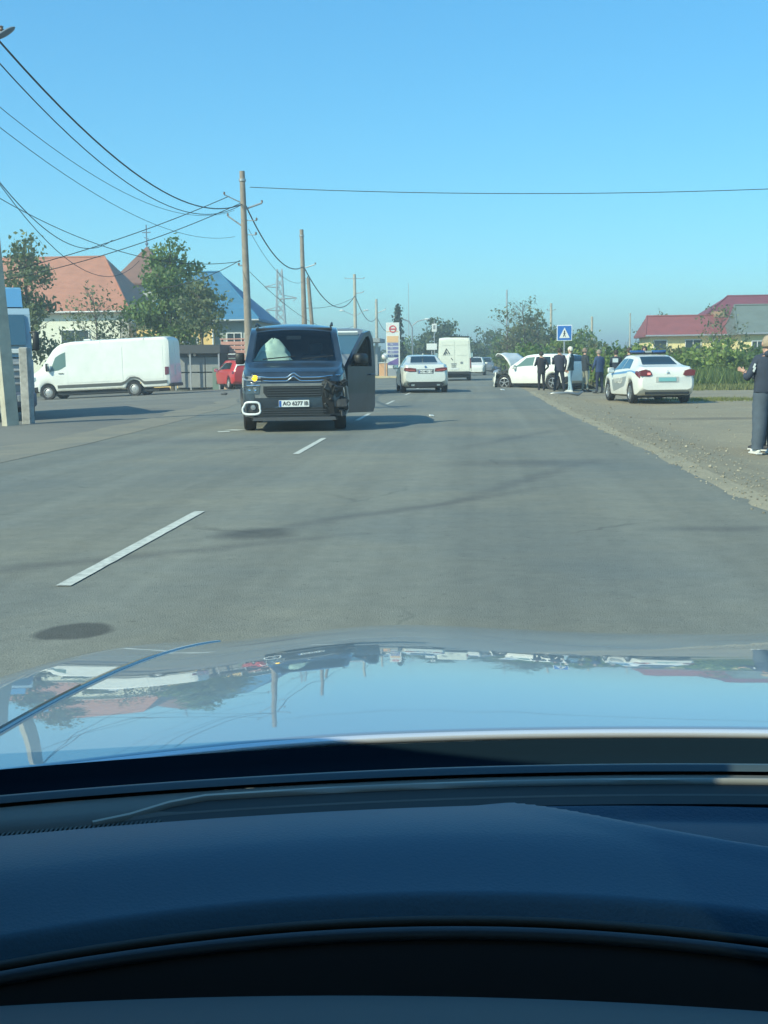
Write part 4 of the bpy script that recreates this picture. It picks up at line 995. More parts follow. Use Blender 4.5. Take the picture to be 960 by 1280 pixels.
    if detail:   # loose trouser legs with folds, a drawn waist
        for sd in (-1, 1):
            mb = MB(); pts = []; rr = []
            for j in range(15):
                t = j / 14; z = .92 - .84 * t
                x = sd * (.085 + (spread - .03) * t); y = .01 * math.sin(t * 9 + sd); pts.append((x * k, (y + step * sd * t - .01 * t) * k, z * k)); rr.append((.112 - .035 * t + .004 * math.sin(t * 40 + sd)) * k * build)
            mb.tube(pts, rr, 14, cap=False); mb.build('trouser_leg', mats['tr'], root, smooth=70)
    return root, hands, k

SH = -.15
person('person all in black with white sneakers standing by the wreck bonnet side', (2.62, 47.0, SH), R(10), 1.66, top=(.02, .02, .028), trouser=(.018, .018, .024), shoe=(.75, .75, .72), hair=(.03, .025, .02), elbow=(100, 60), raise_=(25, -8), spread=.06, wide=(.02, .06), lean=.05, arms=((.1, 0), (.1, 0)))
person('heavy person in dark navy clothes in front of the wrecked crossover rear wheel', (3.38, 47.6, SH), R(-10), 1.80, top=(.03, .035, .06), trouser=(.025, .03, .045), build=1.12, hair=(.04, .03, .02), elbow=(80, 40), raise_=(18, -5), spread=.14, wide=(.05, .03), lean=.06)
person('person with pale hair, dark vest over white sleeves and light blue jeans', (3.78, 47.2, SH), R(60), 1.84, top=(.75, .75, .72), vest=(.02, .05, .06), trouser=(.28, .42, .50), shoe=(.6, .6, .58), hair=(.72, .68, .55), elbow=(25, 30), raise_=(-4, 8), step=.10, spread=.05)
person('person in dark top and khaki trousers beside the navy dressed one', (4.50, 48.4, SH), R(-65), 1.79, lean=-.04, spread=.13, raise_=(25, 5), top=(.03, .04, .05), trouser=(.24, .25, .20), hair=(.24, .17, .13), elbow=(50, 50))
person('person in blue navy jacket and trousers with back to the camera', (4.86, 46.3, SH), R(35), 1.70, lean=.08, wide=(.03, .08), top=(.03, .06, .14), trouser=(.02, .03, .06), hair=(.28, .23, .19), build=1.08, elbow=(40, 70), raise_=(5, 20))
person('dark uniformed person with pale back patch left of the police sedan', (5.55, 46.8, SH), R(-15), 1.68, top=(.02, .03, .05), trouser=(.02, .025, .04), hair=(.04, .03, .03), elbow=(60, 20))
person('person in dark clothes standing close behind the police sedan mirror', (5.65, 43.6, SH), R(-50), 1.74, top=(.03, .03, .04), trouser=(.03, .03, .04), hair=(.06, .04, .03), elbow=(80, 60), raise_=(20, 10))
person('bare headed person partly hidden by the police sedan roof', (5.75, 40.4, SH), R(170), 1.76, top=(.03, .05, .07), trouser=(.03, .03, .04), hair=(.06, .05, .04), elbow=(20, 20))
# pale patch on the back of the uniformed one
ps = [o for o in COL.objects if o.get('label', '').startswith('dark uniformed')][0]
mb = MB(); mb.box((0, -.145, 1.28), (.22, .012, .16), bev=.004); mb.build('back_patch', mat('pale_blue_patch', (.45, .55, .6), .6), ps)
# the two at the roadside, close by
GZ = -.235
pr, hands, k = person('fair haired person in navy jacket and grey track trousers at the frame edge', (4.25, 17.35, GZ), R(12), 1.72, wide=(.08, .02), top=(.035, .048, .075), trouser=(.075, .10, .13), shoe=(.72, .73, .70), hair=(.34, .27, .19),
    elbow=(100, 85), raise_=(2, 10), spread=.075, build=1.16, hood=True, detail=True, jacket_len=.93, arms=((.08, 0), (.10, 0)))
mb = MB()
for dx in (0, .05): mb.prism([(-.262, 1.27 - dx), (-.235, 1.33 - dx), (-.215, 1.32 - dx), (-.245, 1.25 - dx)], -.075, -.062)
sl = mb.build('sleeve_stripe', WPLATE, pr)
mb = MB(); mb.box((.10, -.150, .90), (.05, .01, .02)); mb.build('pocket_logo', WPLATE, pr)
pr2, hands2, k2 = person('person mostly hidden behind the track-trousered one, hand raised, dark trousers and white-soled shoes', (4.42, 18.0, GZ), R(74), 1.64, top=(.05, .06, .08), trouser=(.02, .025, .035), shoe=(.03, .03, .035), hair=(.07, .05, .03),
    elbow=(88, 95), raise_=(30, 22), spread=.07, detail=True, step=.10)

# ---------------------------------------------------------------- poles, lamps, cables
def pole(name, label, x, y, h, r0_, r1_, m, lean=(0, 0), arms=(), group=None, cat='utility pole', square=False, z=None):
    z = gz(x, y) if z is None else z
    c = empty(name, (x, y, z), 0, label, cat, group)
    mb = MB(); n = 6
    mb.tube([(lean[0] * t / n, lean[1] * t / n, -.3 + (h + .3) * t / n) for t in range(n + 1)], [r0_ + (r1_ - r0_) * t / n for t in range(n + 1)], 4 if square else 12)
    mb.build('pole_shaft', m, c, smooth=None if square else 50)
    mb = MB(); mb.tube([(0 + lean[0] * .95, 0, h * .955), (0 + lean[0] * .96, 0, h * .965)], r1_ * 1.35, 10); mb.build('clamp_band', GALV, c, smooth=50)
    for (dx, dy, zz, dz, th) in arms:
        mb = MB(); lx = lean[0] * zz / h; mb.tube([(lx - dx * .15, -dy * .15, zz - dz * .15), (lx + dx, dy, zz + dz)], th, 6); a_ = mb.build('cross_arm', GALV, c, smooth=50)
        mb = MB(); mb.lathe([(.001, 0), (.035, .01), (.05, .05), (.03, .08), (.05, .10), (.001, .13)], c=(lx + dx, dy, zz + dz), axis='z', n=8); mb.build('insulator', mat('brown_insulator', (.2, .12, .08), .3), a_, smooth=60)
    return c
GP = 'utility poles along the left side of the road'
pole('concrete_pole', 'near pale concrete utility pole in front of the lorry cab', -9.55, 23.1, 8.6, .185, .12, CONC, lean=(-.40, 0), arms=[(.5, .2, 7.6, .2, .03)], square=True)
# street lamp head at the near pole
c = [o for o in COL.objects if o.get('label', '').startswith('near pale')][0]
mb = MB(); mb.tube([(-.36, 0, 7.3), (-.2, 0, 7.5), (.1, 0, 7.64)], .03, 6); mb.build('lamp_bracket', GALV, c, smooth=60)
mb = MB(); mb.ball((.0, 0, 0), (.24, .11, .05), 12, 6); lh = mb.build('lamp_head', mat('lamp_head_blue_grey', (.15, .2, .25), .4), c, smooth=60); lh.location = (.30, 0, 7.72); lh.rotation_euler = (0, R(-28), 0)
mb = MB(); mb.box((0, 0, .95), (.25, .24, 2.3), bev=.03)
st = mb.build('concrete_stub_post', mat('mottled_concrete', (.36, .36, .34), .9, var=.35, scale=5, bump=.6)); st.location = (-9.42, 23.7, -.15); st.scale = (.82, 1, .82)
tag(st, 'short mottled concrete stub post leaning by the near utility pole', 'concrete post')
pole('concrete_pole', 'tall brown topped pole right behind the dark people carrier', -9.82, 50, 9.35, .19, .115, mat('brown_grey_pole', (.30, .25, .20), .9, var=.2, scale=3), lean=(-.12, 0),
     arms=[(-.75, -.3, 8.0, .35, .025), (.75, .3, 7.75, .3, .045), (-.7, 0, 7.0, .5, .04), (.55, 0, 7.3, -.02, .02), (.5, 0, 6.7, -.02, .02), (-.3, 0, 5.4, 0, .03)])
pole('wooden_pole', 'second pole of the line with a short prop pole at its foot', -10.75, 73, 9.5, .20, .12, mat('brown_grey_pole', (0, 0, 0)), lean=(-.10, 0), arms=[(.8, 0, 7.1, .25, .035), (.3, 0, 6.5, 0, .02), (.3, 0, 6.2, 0, .02)])
pr_ = [o for o in COL.objects if o.get('label', '').startswith('second pole')][0]
mb = MB(); mb.tube([(.7, 0, -.2), (.25, 0, 6.5)], [.14, .11], 10); mb.build('prop_pole', mat('brown_grey_pole', (0, 0, 0)), pr_, smooth=50)
pole('concrete_pole', 'third pole with a white lamp pair and a small crossbar top', -11.4, 110, 9.5, .20, .13, CONC, arms=[(.9, 0, 9.1, 0, .03), (-.9, 0, 9.1, 0, .03), (.8, 0, 7.7, .1, .04)])
tp_ = [o for o in COL.objects if o.get('label', '').startswith('third pole')][0]
for x in (-1.1, 1.0):
    mb = MB(); mb.tube([(0, 0, 5.6), (x, -.3, 6.1)], .025, 5); b_ = mb.build('lamp_arm', GALV, tp_)
    mb = MB(); mb.ball((x * 1.1, -.3, 6.12), (.25, .14, .08), 8, 5); mb.build('lamp_head', WPLATE, b_, smooth=60)
pole('concrete_pole', 'thin fourth pole standing left of the fuel price sign', -12.6, 148, 9.2, .22, .15, CONC, arms=[(1.2, 0, 7.4, .5, .05)])
pole('concrete_pole', 'plain pole behind the pedestrian sign on the verge', 7.64, 120, 6.9, .16, .11, CONC, arms=[(.4, 0, 6.2, 0, .03), (-.4, 0, 6.2, 0, .03)], z=0)
pole('concrete_pole', 'short bare pole over the bushes between sign and police sedan', 11.77, 120, 5.5, .15, .11, CONC, z=0)
pole('concrete_pole', 'thin pole over the bushes just left of the red roofed farmhouse', 15.6, 120, 5.8, .09, .06, CONC, z=0)
pole('metal_mast', 'tall thin mast rising among the bare trees', 3.1, 118, 8.2, .11, .07, GALV, z=0, cat='mast')
pole('metal_mast', 'very thin distant mast above the fuel sign', -9.2, 160, 11.8, .05, .03, GALV, z=0, cat='mast')

# lattice pylon far off
py = empty('lattice_pylon', (-25.6, 152, 0), 0, 'grey lattice power pylon with three staggered arms beyond the houses', 'pylon')
def lw(z): return 1.0 - .72 * (z / 14) ** .7
for a in (0, 1):
    for b in (0, 1):
        mb = MB(); mb.tube([((2 * a - 1) * lw(z), (2 * b - 1) * lw(z), z) for z in (0, 4, 8, 12, 13.4)], .07, 4); mb.build('leg', GALV, py)
mb = MB()
for i in range(12):
    z0, z1 = i * 1.1, (i + 1) * 1.1
    for s_ in (-1, 1):
        mb.tube([(-lw(z0), s_ * lw(z0), z0), (lw(z1), s_ * lw(z1), z1)], .035, 4, False); mb.tube([(lw(z0), s_ * lw(z0), z0), (-lw(z1), s_ * lw(z1), z1)], .035, 4, False)
        mb.tube([(s_ * lw(z0), -lw(z0), z0), (s_ * lw(z1), lw(z1), z1)], .035, 4, False)
mb.build('bracing', GALV, py, kind='stuff')
for x, z in ((-2.0, 11.0), (2.2, 9.5), (-1.9, 8.0)):
    mb = MB(); mb.tube([(0, 0, z), (x, 0, z + .15)], .07, 4); mb.tube([(0, 0, z + .6), (x, 0, z + .15)], .05, 4); mb.tube([(x, 0, z + .15), (x * .8, 0, z - .25)], .05, 4); mb.build('arm', GALV, py)

def cable(a, b, sag, r, label, name='overhead_cable', group=None, n=24):
    a, b = Vector(a), Vector(b); pts = []
    for i in range(n + 1):
        t = i / n; p = a.lerp(b, t); p.z -= sag * 4 * t * (1 - t); pts.append(p)
    o0 = pts[0].copy(); mb = MB(); mb.tube([p - o0 for p in pts], r, 5)
    o = mb.build(name, CABLE, None, smooth=60); o.location = o0
    return tag(o, label, 'cable', group or 'overhead cables')
N1 = (-9.3, 23.1); P1 = (-9.92, 50); P2 = (-10.83, 73); P3 = (-11.4, 110); P4 = (-12.6, 148)
cable((-9.35, 22.0, 7.75), (P1[0] - .05, 50, 7.95), 1.35, .022, 'thick black cable sagging from the near lamp pole to the tall brown pole')
cable((-9.55, 22.0, 7.55), (P1[0] - .1, 50, 7.92), 1.55, .014, 'second cable just under the thick black one at the near pole')
cable((-9.8, 21, 6.9), (P1[0] - .4, 50, 7.7), 1.2, .008, 'thin pale wire below the second sagging cable')
cable((-9.9, 21, 6.55), (P1[0] - .4, 50, 6.6), 1.0, .008, 'thin wire crossing the sky in the middle of the sagging bundle')
cable((-9.9, 21.5, 6.1), (-13.2, 42, 5.7), 1.2, .012, 'dark service wire dropping from the near pole towards the houses')
cable((-9.9, 21.5, 6.2), (-13.4, 46, 5.3), 1.7, .010, 'second service wire falling close to the first over the forecourt')
cable((-16.2, 38, 7.0), (P1[0] - .2, 50, 5.55), .9, .014, 'low wire crossing in front of the church spire to the tall pole')
cable((-19, 44, 4.6), (P1[0] - .6, 50, 8.3), .25, .017, 'upper of two straight wires rising from the houses to the tall pole')
cable((-19, 44, 4.35), (P1[0] - .1, 50, 8.0), .35, .017, 'lower of two straight wires rising from the houses to the tall pole')
cable((-14.2, 52, 4.6), (P1[0] - .2, 50, 5.6), .2, .016, 'short wire sloping up to the middle of the tall pole')
cable((P1[0] + .3, 50, 8.65), (30, 50, 8.95), .75, .016, 'long single wire crossing the whole road and sky')
cable((P1[0] + .1, 50, 7.9), (P2[0], 73, 7.15), 1.0, .030, 'thick bundled cable from the tall brown pole to the second pole')
cable((P1[0] + .2, 50, 6.9), (P2[0] + .2, 73, 6.3), .9, .010, 'thin wire under the bundled cable before the second pole')
cable((P1[0] + .2, 50, 5.1), (P3[0] - .2, 110, 4.6), 1.2, .012, 'low thin wire drooping past the second pole')
cable((P2[0] + .1, 73, 7.1), (P3[0], 110, 7.4), 1.7, .034, 'bundled cable drooping between the second and third poles')
cable((P2[0] + .1, 73, 4.6), (P3[0], 110, 7.3), .3, .016, 'thin stay wire rising from the second to the third pole')
cable((P3[0], 110, 7.5), (P4[0], 148, 6.8), 1.3, .035, 'bundled cable between the third and fourth poles')
cable((P4[0], 148, 7), (-13.5, 190, 6.8), 1.3, .04, 'far cable leaving the fourth pole')

# ---------------------------------------------------------------- signs by the road
sg = empty('fuel_price_sign', (-6.55, 92, 0), 0, 'tall white fuel station price sign with red emblem and blue panels', 'sign')
mb = MB(); mb.box((0, 0, 2.45), (1.05, .3, 3.6), bev=.03); mb.build('sign_board', WPLATE, sg)
mb = MB(); mb.box((0, 0, .35), (.9, .28, .7)); mb.build('sign_base', GALV, sg)
mb = MB(); mb.box((-.02, -.16, 3.55), (.98, .02, .05)); mb.box((-.02, -.165, 2.95), (.9, .02, .50)); mb.build('orange_panel', mat('pale_orange_panel', (.8, .5, .25), .5), sg)
mb = MB()
mb.lathe([(.21, -.01), (.29, -.01), (.29, .01), (.21, .01), (.21, -.01)], c=(0, -.17, 3.75), axis='y', n=20); mb.box((0, -.17, 3.75), (.56, .03, .09))
mb.build('red_emblem', mat('red_emblem', (.65, .06, .08), .5), sg)
for i, z in enumerate((2.55, 2.25, 1.95, 1.65)):
    mb = MB(); mb.box((.0, -.165, z), (.86, .02, .22)); p_ = mb.build('price_row', mat('blue_violet_panel', (.20, .22, .42), .5) if i < 3 else NAVYINK, sg)
    text_obj(('95', '92', 'ДП', 'ГАЗ')[i], .2, 'price_lettering', WPLATE, p_, (-.1, -.18, z), (R(90), 0, 0))
mb = MB(); mb.prism([(-.42, .95), (.42, .95), (.42, 1.5), (.1, 1.35), (-.42, 1.1)], -.185, -.165); mb.build('violet_panel', mat('violet_panel', (.18, .12, .35), .5), sg)
mb = MB(); mb.box((.50, -.162, 2.2), (.10, .02, 2.8)); mb.build('white_side_strip', WHITE, sg)
orp = empty('orange_bollard', (-6.85, 86, 0), 0, 'pale orange square pillar under the fuel sign', 'pillar')
mb = MB(); mb.box((0, 0, .55), (.62, .5, 1.1), bev=.03); mb.build('pillar_block', mat('pale_orange_paint', (.75, .42, .22), .6), orp)
mb = MB(); mb.box((0, 0, 1.12), (.7, .58, .06)); mb.build('pillar_cap', WPLATE, orp)
lamp_ = empty('globe_lamp', (-6.62, 84.5, 0), 0, 'white globe lamp on a short post by the orange pillar', 'lamp')
mb = MB(); mb.tube([(0, 0, 0), (0, 0, 1.35)], .04, 8); mb.build('post', GALV, lamp_)
mb = MB(); mb.ball((0, 0, 1.56), .24, 14, 9); mb.build('globe', mat('white_globe', (.8, .8, .76), .3), lamp_, smooth=60)
kb = MB(); kb.box((0, 0, .08), (3.6, .4, .16), bev=.02); kbo = kb.build('kerb_island', mat('yellowish_kerb', (.6, .5, .3), .8)); kbo.location = (-6.9, 83.8, 0); tag(kbo, 'low yellowish kerb island under the orange pillar', 'kerb')
sl_ = empty('street_lamp', (-6.1, 112, 0), 0, 'slim street lamp with curved arm behind the silver sedan', 'street lamp')
mb = MB(); mb.tube([(0, 0, 0), (0, 0, 4.4), (-.3, 0, 5.0), (-1.3, 0, 5.4)], .07, 6); mb.tube([(0, 0, 4.6), (.5, 0, 5.0), (1.3, 0, 5.2)], .05, 6); mb.build('lamp_post', GALV, sl_, smooth=60)
for x, z in ((-1.5, 5.42), (1.45, 5.2)): mb = MB(); mb.ball((x, 0, z), (.3, .15, .08), 8, 5); mb.build('lamp_head', WPLATE, sl_, smooth=60)
rs = empty('hanging_road_sign', (-4.2, 118, 0), 0, 'small white rectangular sign against the dark tree beyond the sedan', 'sign')
mb = MB(); mb.tube([(0, .05, 0), (0, .05, 5.2)], .05, 6); mb.build('post', GALV, rs)
mb = MB(); mb.box((0, 0, 4.55), (.5, .05, .8), bev=.01); bb = mb.build('board', WPLATE, rs)
mb = MB(); mb.box((0, -.03, 4.6), (.22, .01, .4)); mb.build('grey_symbol', GREYINK, bb)
wb = empty('white_signboard', (-2.95, 78, 0), 0, 'plain white board sticking out left of the tall cargo van', 'sign')
mb = MB(); mb.box((0, 0, 2.15), (.7, .08, .42), bev=.01); mb.build('board', WPLATE, wb); mb = MB(); mb.tube([(0, .06, 0), (0, .06, 2.3)], .04, 6); mb.build('post', GALV, wb)
# pedestrian crossing sign
cs_ = empty('pedestrian_crossing_sign', (4.05, 54, -.15), 0, 'blue square pedestrian crossing sign on a post behind the wrecked crossover', 'road sign')
mb = MB(); mb.tube([(0, .04, 0), (0, .04, 2.85)], .035, 8); mb.build('post', GALV, cs_, smooth=50)
mb = MB(); mb.box((0, 0, 2.55), (.70, .02, .72), bev=.008); bd = mb.build('board', mat('sign_rim_white', (.7, .74, .78), .4), cs_)
mb = MB(); mb.box((0, -.013, 2.55), (.62, .012, .64)); mb.build('blue_field', mat('sign_blue', (.03, .16, .5), .4), bd)
mb = MB(); mb.prism([(-.24, 2.32), (.24, 2.32), (0, 2.80)], -.03, -.018); mb.build('white_triangle', WHITE, bd)
mb = MB()
mb.ball((.0, -.034, 2.63), (.03, .006, .03), 8, 5)
mb.tube([(0, -.034, 2.6), (-.01, -.034, 2.50)], .022, 5); mb.tube([(-.01, -.034, 2.5), (-.06, -.034, 2.38)], .014, 5); mb.tube([(-.01, -.034, 2.5), (.05, -.034, 2.38)], .014, 5); mb.tube([(-.06, -.034, 2.52), (0, -.034, 2.57), (.05, -.034, 2.52)], .011, 5)
mb.build('walking_figure', INK, bd)
# small debris
for (x, y, s_, lab) in ((1.05, 46.2, .16, 'small white shard on the road by the torn bumper'), (-.95, 24.7, .10, 'white scrap lying on the road right of the open door')):
    mb = MB(); mb.box((0, 0, .02), (s_, s_ * .7, .03), rot=(.2, .1, .5), bev=.01); o = mb.build('plastic_shard', WHITE); o.location = (x, y, .01); tag(o, lab, 'debris')
mb = MB(); mb.tube([(-.7, 0, .04), (-.3, -.22, .10), (.2, -.25, .12), (.6, -.05, .05), (.8, .15, .16)], [.03, .06, .05, .06, .03], 6)
o = mb.build('fallen_trim', GREYP, None, smooth=60); o.location = (3.1, 42.6, -.13); tag(o, 'curved grey strip of bumper trim lying by the bystanders', 'debris')
mb = MB(); mb.ball((0, 0, .03), (.13, .1, .06), 8, 5, .4); o = mb.build('dark_stone', mat('dark_stone', (.08, .08, .08), .9)); o.location = (-9.9, 45, -.03); tag(o, 'small dark lump on the forecourt asphalt', 'stone')

# ---------------------------------------------------------------- buildings
def roofmat(name, rgb, sc=3.2, axis=2, var=.12):
    m = mat(name, rgb, .6, var=var, scale=1.2); t = m.node_tree; b = t.nodes['Principled BSDF']
    tc = [n for n in t.nodes if n.type == 'TEX_COORD'][0]
    w = t.nodes.new('ShaderNodeTexWave'); w.bands_direction = 'XYZ'[axis]; w.inputs['Scale'].default_value = sc; w.inputs['Distortion'].default_value = .3
    t.links.new(tc.outputs['Object'], w.inputs['Vector']); bp = t.nodes.new('ShaderNodeBump'); bp.inputs['Strength'].default_value = .6; bp.inputs['Distance'].default_value = .06
    t.links.new(w.outputs['Fac'], bp.inputs['Height']); t.links.new(bp.outputs[0], b.inputs['Normal']); return m
RED_T = roofmat('orange_red_tiles', (.46, .19, .12)); BROWN_T = roofmat('brown_shingle', (.24, .12, .09)); BLUE_T = roofmat('blue_metal_tile', (.04, .19, .34))
MAR_T = roofmat('maroon_metal_tile', (.30, .09, .085)); GRN_T = roofmat('grey_green_roof', (.17, .21, .19))
WALLW = mat('white_plaster', (.80, .80, .66), .9, var=.04, scale=2, bump=.2); WALLY = mat('orange_yellow_plaster', (.80, .55, .22), .9, var=.08, scale=2, bump=.2)
WALLC = mat('pale_yellow_plaster', (.85, .72, .36), .9, var=.06, scale=2, bump=.2); WALLG = mat('grey_teal_plaster', (.30, .34, .32), .9, var=.08, scale=2)
FRAMEW = mat('white_window_frame', (.75, .76, .74), .5); WINDK = mat('dark_pane', (.03, .05, .06), .06, ior=1.55)
def box_part(name, x0, x1, y0, y1, z0, z1, m, parent, bev=0.0, **k):
    mb = MB(); mb.box(((x0 + x1) / 2, (y0 + y1) / 2, (z0 + z1) / 2), (x1 - x0, y1 - y0, z1 - z0), bev=bev); return mb.build(name, m, parent, **k)
def hip(name, x0, x1, y0, y1, ze, zr, inset, m, parent, over=.4, th=.14, gl=None, gr=None):
    """hip roof as a closed solid with an eaves thickness; gl/gr override the inset left/right"""
    il = inset if gl is None else gl; ir = inset if gr is None else gr
    X0, X1, Y0, Y1 = x0 - over, x1 + over, y0 - over, y1 + over; ym = (Y0 + Y1) / 2
    vs = [(X0, Y0, ze), (X1, Y0, ze), (X1, Y1, ze), (X0, Y1, ze), (X0 + il, ym, zr), (X1 - ir, ym, zr), (X0, Y0, ze - th), (X1, Y0, ze - th), (X1, Y1, ze - th), (X0, Y1, ze - th)]
    fs = [(0, 1, 5, 4), (1, 2, 5), (2, 3, 4, 5), (3, 0, 4), (6, 7, 1, 0), (7, 8, 2, 1), (8, 9, 3, 2), (9, 6, 0, 3), (9, 8, 7, 6)]
    mb = MB(); mb.add(vs, fs); rf = mb.build(name, m, parent)
    mb = MB(); mb.tube([vs[4], vs[5]], .09, 6); mb.tube([vs[5], vs[1]], .07, 6); mb.tube([vs[4], vs[0]], .07, 6); mb.build('ridge_cap', m, rf)
    mb = MB(); mb.tube([(X0, Y0 - .06, ze - .07), (X1, Y0 - .06, ze - .07)], .07, 8); mb.build('gutter', GALV, rf)
    return rf
def window(parent, x, y, z, w, h, face=-1, mull=1, fm=None):
    fr = MB(); t = .07
    for a, b, c_, d in ((x, z + h / 2, w, t), (x, z - h / 2, w, t)): fr.box((a, y + face * .03, b), (c_ + t, .10, d))
    for sx in (-1, 1): fr.box((x + sx * w / 2, y + face * .03, z), (t, .10, h - t))
    for k in range(mull): fr.box((x - w / 2 + w * (k + 1) / (mull + 1), y + face * .025, z), (.05, .08, h - t))
    o = fr.build('window', fm or FRAMEW, parent)
    mb = MB(); mb.box((x, y + face * .012, z), (w - .02, .02, h - .02)); mb.build('pane', WINDK, o)
    mb = MB(); mb.box((x, y + face * .09, z - h / 2 - .06), (w + .2, .16, .05)); mb.build('sill', fm or FRAMEW, o)
    return o
b = empty('white_house', (-31.3, 80, -.5), 0, 'large white walled house with orange red hip roof behind the panel van', 'house')
box_part('wall', -10, 6.9, 0, 9, 0, 5.45, WALLW, b)
box_part('plinth', -10.1, 7.0, -.1, 9.1, 0, .75, mat('beige_plinth', (.33, .32, .26), .9), b)
hip('roof', -10, 6.9, 0, 9, 5.45, 9.6, 3.2, RED_T, b)
for x in (-6, 3.2): window(b, x, 0, 3.3, 2.0, 1.7)
window(b, -1.2, 0, 3.3, 1.4, 1.7)
box_part('corner_pilaster', 6.5, 7.1, -.12, .5, .75, 5.25, mat('grey_pilaster', (.4, .4, .36), .9), b)
b = empty('church_tower', (-26.7, 94, -.55), 0, 'church with brown pyramid roof and thin cross behind the white house', 'church')
box_part('wall', -2.1, 2.1, -2, 2, 0, 8.2, mat('grey_white_plaster', (.5, .52, .5), .9), b)
mb = MB(); mb.add([(-2.5, -2.5, 8.2), (2.5, -2.5, 8.2), (2.5, 2.5, 8.2), (-2.5, 2.5, 8.2), (0, 0, 11.3), (-2.5, -2.5, 8.05), (2.5, -2.5, 8.05), (2.5, 2.5, 8.05), (-2.5, 2.5, 8.05)],
    [(0, 1, 4), (1, 2, 4), (2, 3, 4), (3, 0, 4), (5, 6, 1, 0), (6, 7, 2, 1), (7, 8, 3, 2), (8, 5, 0, 3), (8, 7, 6, 5)]); mb.build('spire_roof', BROWN_T, b)
mb = MB(); mb.tube([(0, 0, 11.2), (0, 0, 13.0)], .05, 6); mb.tube([(-.35, 0, 12.4), (.35, 0, 12.4)], .045, 6); mb.tube([(-.2, 0, 12.0), (.2, 0, 11.85)], .04, 6); mb.ball((0, 0, 11.5), .14, 8, 6); mb.build('cross', mat('blue_grey_metal', (.15, .22, .3), .5), b)
window(b, 0, -2, 5.6, .9, 1.8)
box_part('side_wing', 2.1, 6.0, -1, 4, 0, 4.4, mat('grey_white_plaster', (0, 0, 0)), b)
hip('wing_roof', 2.1, 6.0, -1, 4, 4.4, 6.0, 1.2, BLUE_T, b)
b = empty('yellow_house', (-18.5, 78, -.45), 0, 'yellow and grey house under a bright blue hip roof by the red car', 'house')
box_part('wall', -4.6, .75, 0, 8, 0, 4.55, WALLY, b); box_part('grey_wing_wall', .75, 3.6, .25, 8, 0, 4.5, WALLG, b)
hip('roof', -4.6, 3.6, 0, 8, 4.6, 8.1, 3.6, BLUE_T, b, over=.35)
window(b, -2.9, 0, 2.7, 1.3, 1.5); window(b, -.9, 0, 2.7, 1.0, 1.5); window(b, 2.1, .25, 3.0, 1.0, 1.4); window(b, 3.1, .25, 3.0, .5, 1.4, mull=0)
mb = MB(); mb.tube([(.70, -.08, 4.4), (.70, -.08, .1)], .06, 8); mb.build('drainpipe', FRAMEW, b)
# roadside shed and fence
b = empty('grey_metal_shed', (-14.6, 61.5, -.2), 0, 'low grey shed with dark flat canopy between the panel van and pink fence', 'shed')
box_part('dark_canopy', -1.5, 1.05, -.6, 2, 1.95, 2.4, mat('dark_canopy', (.06, .065, .07), .7), b)
SH_G = mat('grey_sheet_panel', (.26, .275, .27), .7, var=.1, scale=3)
for i in range(3):
    for j in range(2): box_part('panel', -1.45 + i * .78, -1.45 + i * .78 + .74, -.05, .02, .12 + j * .84, .12 + j * .84 + .78, SH_G, b, bev=.02)
box_part('back_wall', -1.45, .95, .05, 1.9, 0, 1.95, mat('shed_dark_inside', (.07, .075, .07), .8), b)
for x in (-1.42, -.6, .95): box_part('post', x - .04, x + .04, -.55, -.47, 0, 1.95, GALV, b)
for x in (-.75, -.45): mb = MB(); mb.ball((x, -.12, 1.88), .09, 8, 6); mb.build('white_knob', WHITE, b, smooth=60)
box_part('green_crate', .55, .95, -.4, -.1, 0, 1.2, mat('faded_green', (.16, .24, .2), .8), b)
b = empty('pink_slat_fence', (-12.95, 63.2, -.2), 0, 'salmon pink fence of stacked horizontal boards behind the red hatchback', 'fence')
pm = mat('salmon_board', (.55, .28, .22), .8, var=.12, scale=4); m0 = None
for i in range(11):
    if m0 is None:
        o = box_part('board', -1.05, 1.3, -.04, .04, .05, .24, pm, b, bev=.015); m0 = o
    else: o = m0.copy(); COL.objects.link(o); o.location.z = i * .235; o.location.y = .01 * (i % 2)
for x in (-1.0, .15, 1.25): box_part('post', x - .05, x + .05, .06, .16, 0, 2.7, mat('dark_red_post', (.25, .08, .07), .7), b)
box_part('cap', -1.1, 1.35, -.07, .18, 2.70, 2.76, pm, b)
b = empty('pink_block_stack', (-12.4, 60.9, -.18), 0, 'small stack of pale pink blocks just left of the red hatchback', 'blocks')
o0 = None
for i in range(5):
    for j in range(2):
        if o0 is None: o0 = box_part('block', -.95, -.66, -.2, .1, .01, .2, mat('pale_pink_block', (.6, .42, .33), .9), b, bev=.01); continue
        o = o0.copy(); COL.objects.link(o); o.location = (j * .31, 0, i * .205)
b = empty('fuel_canopy', (-10.2, 104, 0), 0, 'low grey filling station canopy seen behind the open van door', 'canopy')
box_part('canopy_roof', -2.2, 1.6, 0, 6, 2.95, 3.3, mat('canopy_grey', (.3, .33, .34), .6), b)
for x in (-1.8, 1.2): box_part('column', x - .1, x + .1, 1, 1.2, 0, 2.95, GALV, b)
box_part('kiosk_wall', -2.0, 1.0, 4, 8, 0, 2.6, mat('kiosk_pale', (.5, .48, .42), .8), b)
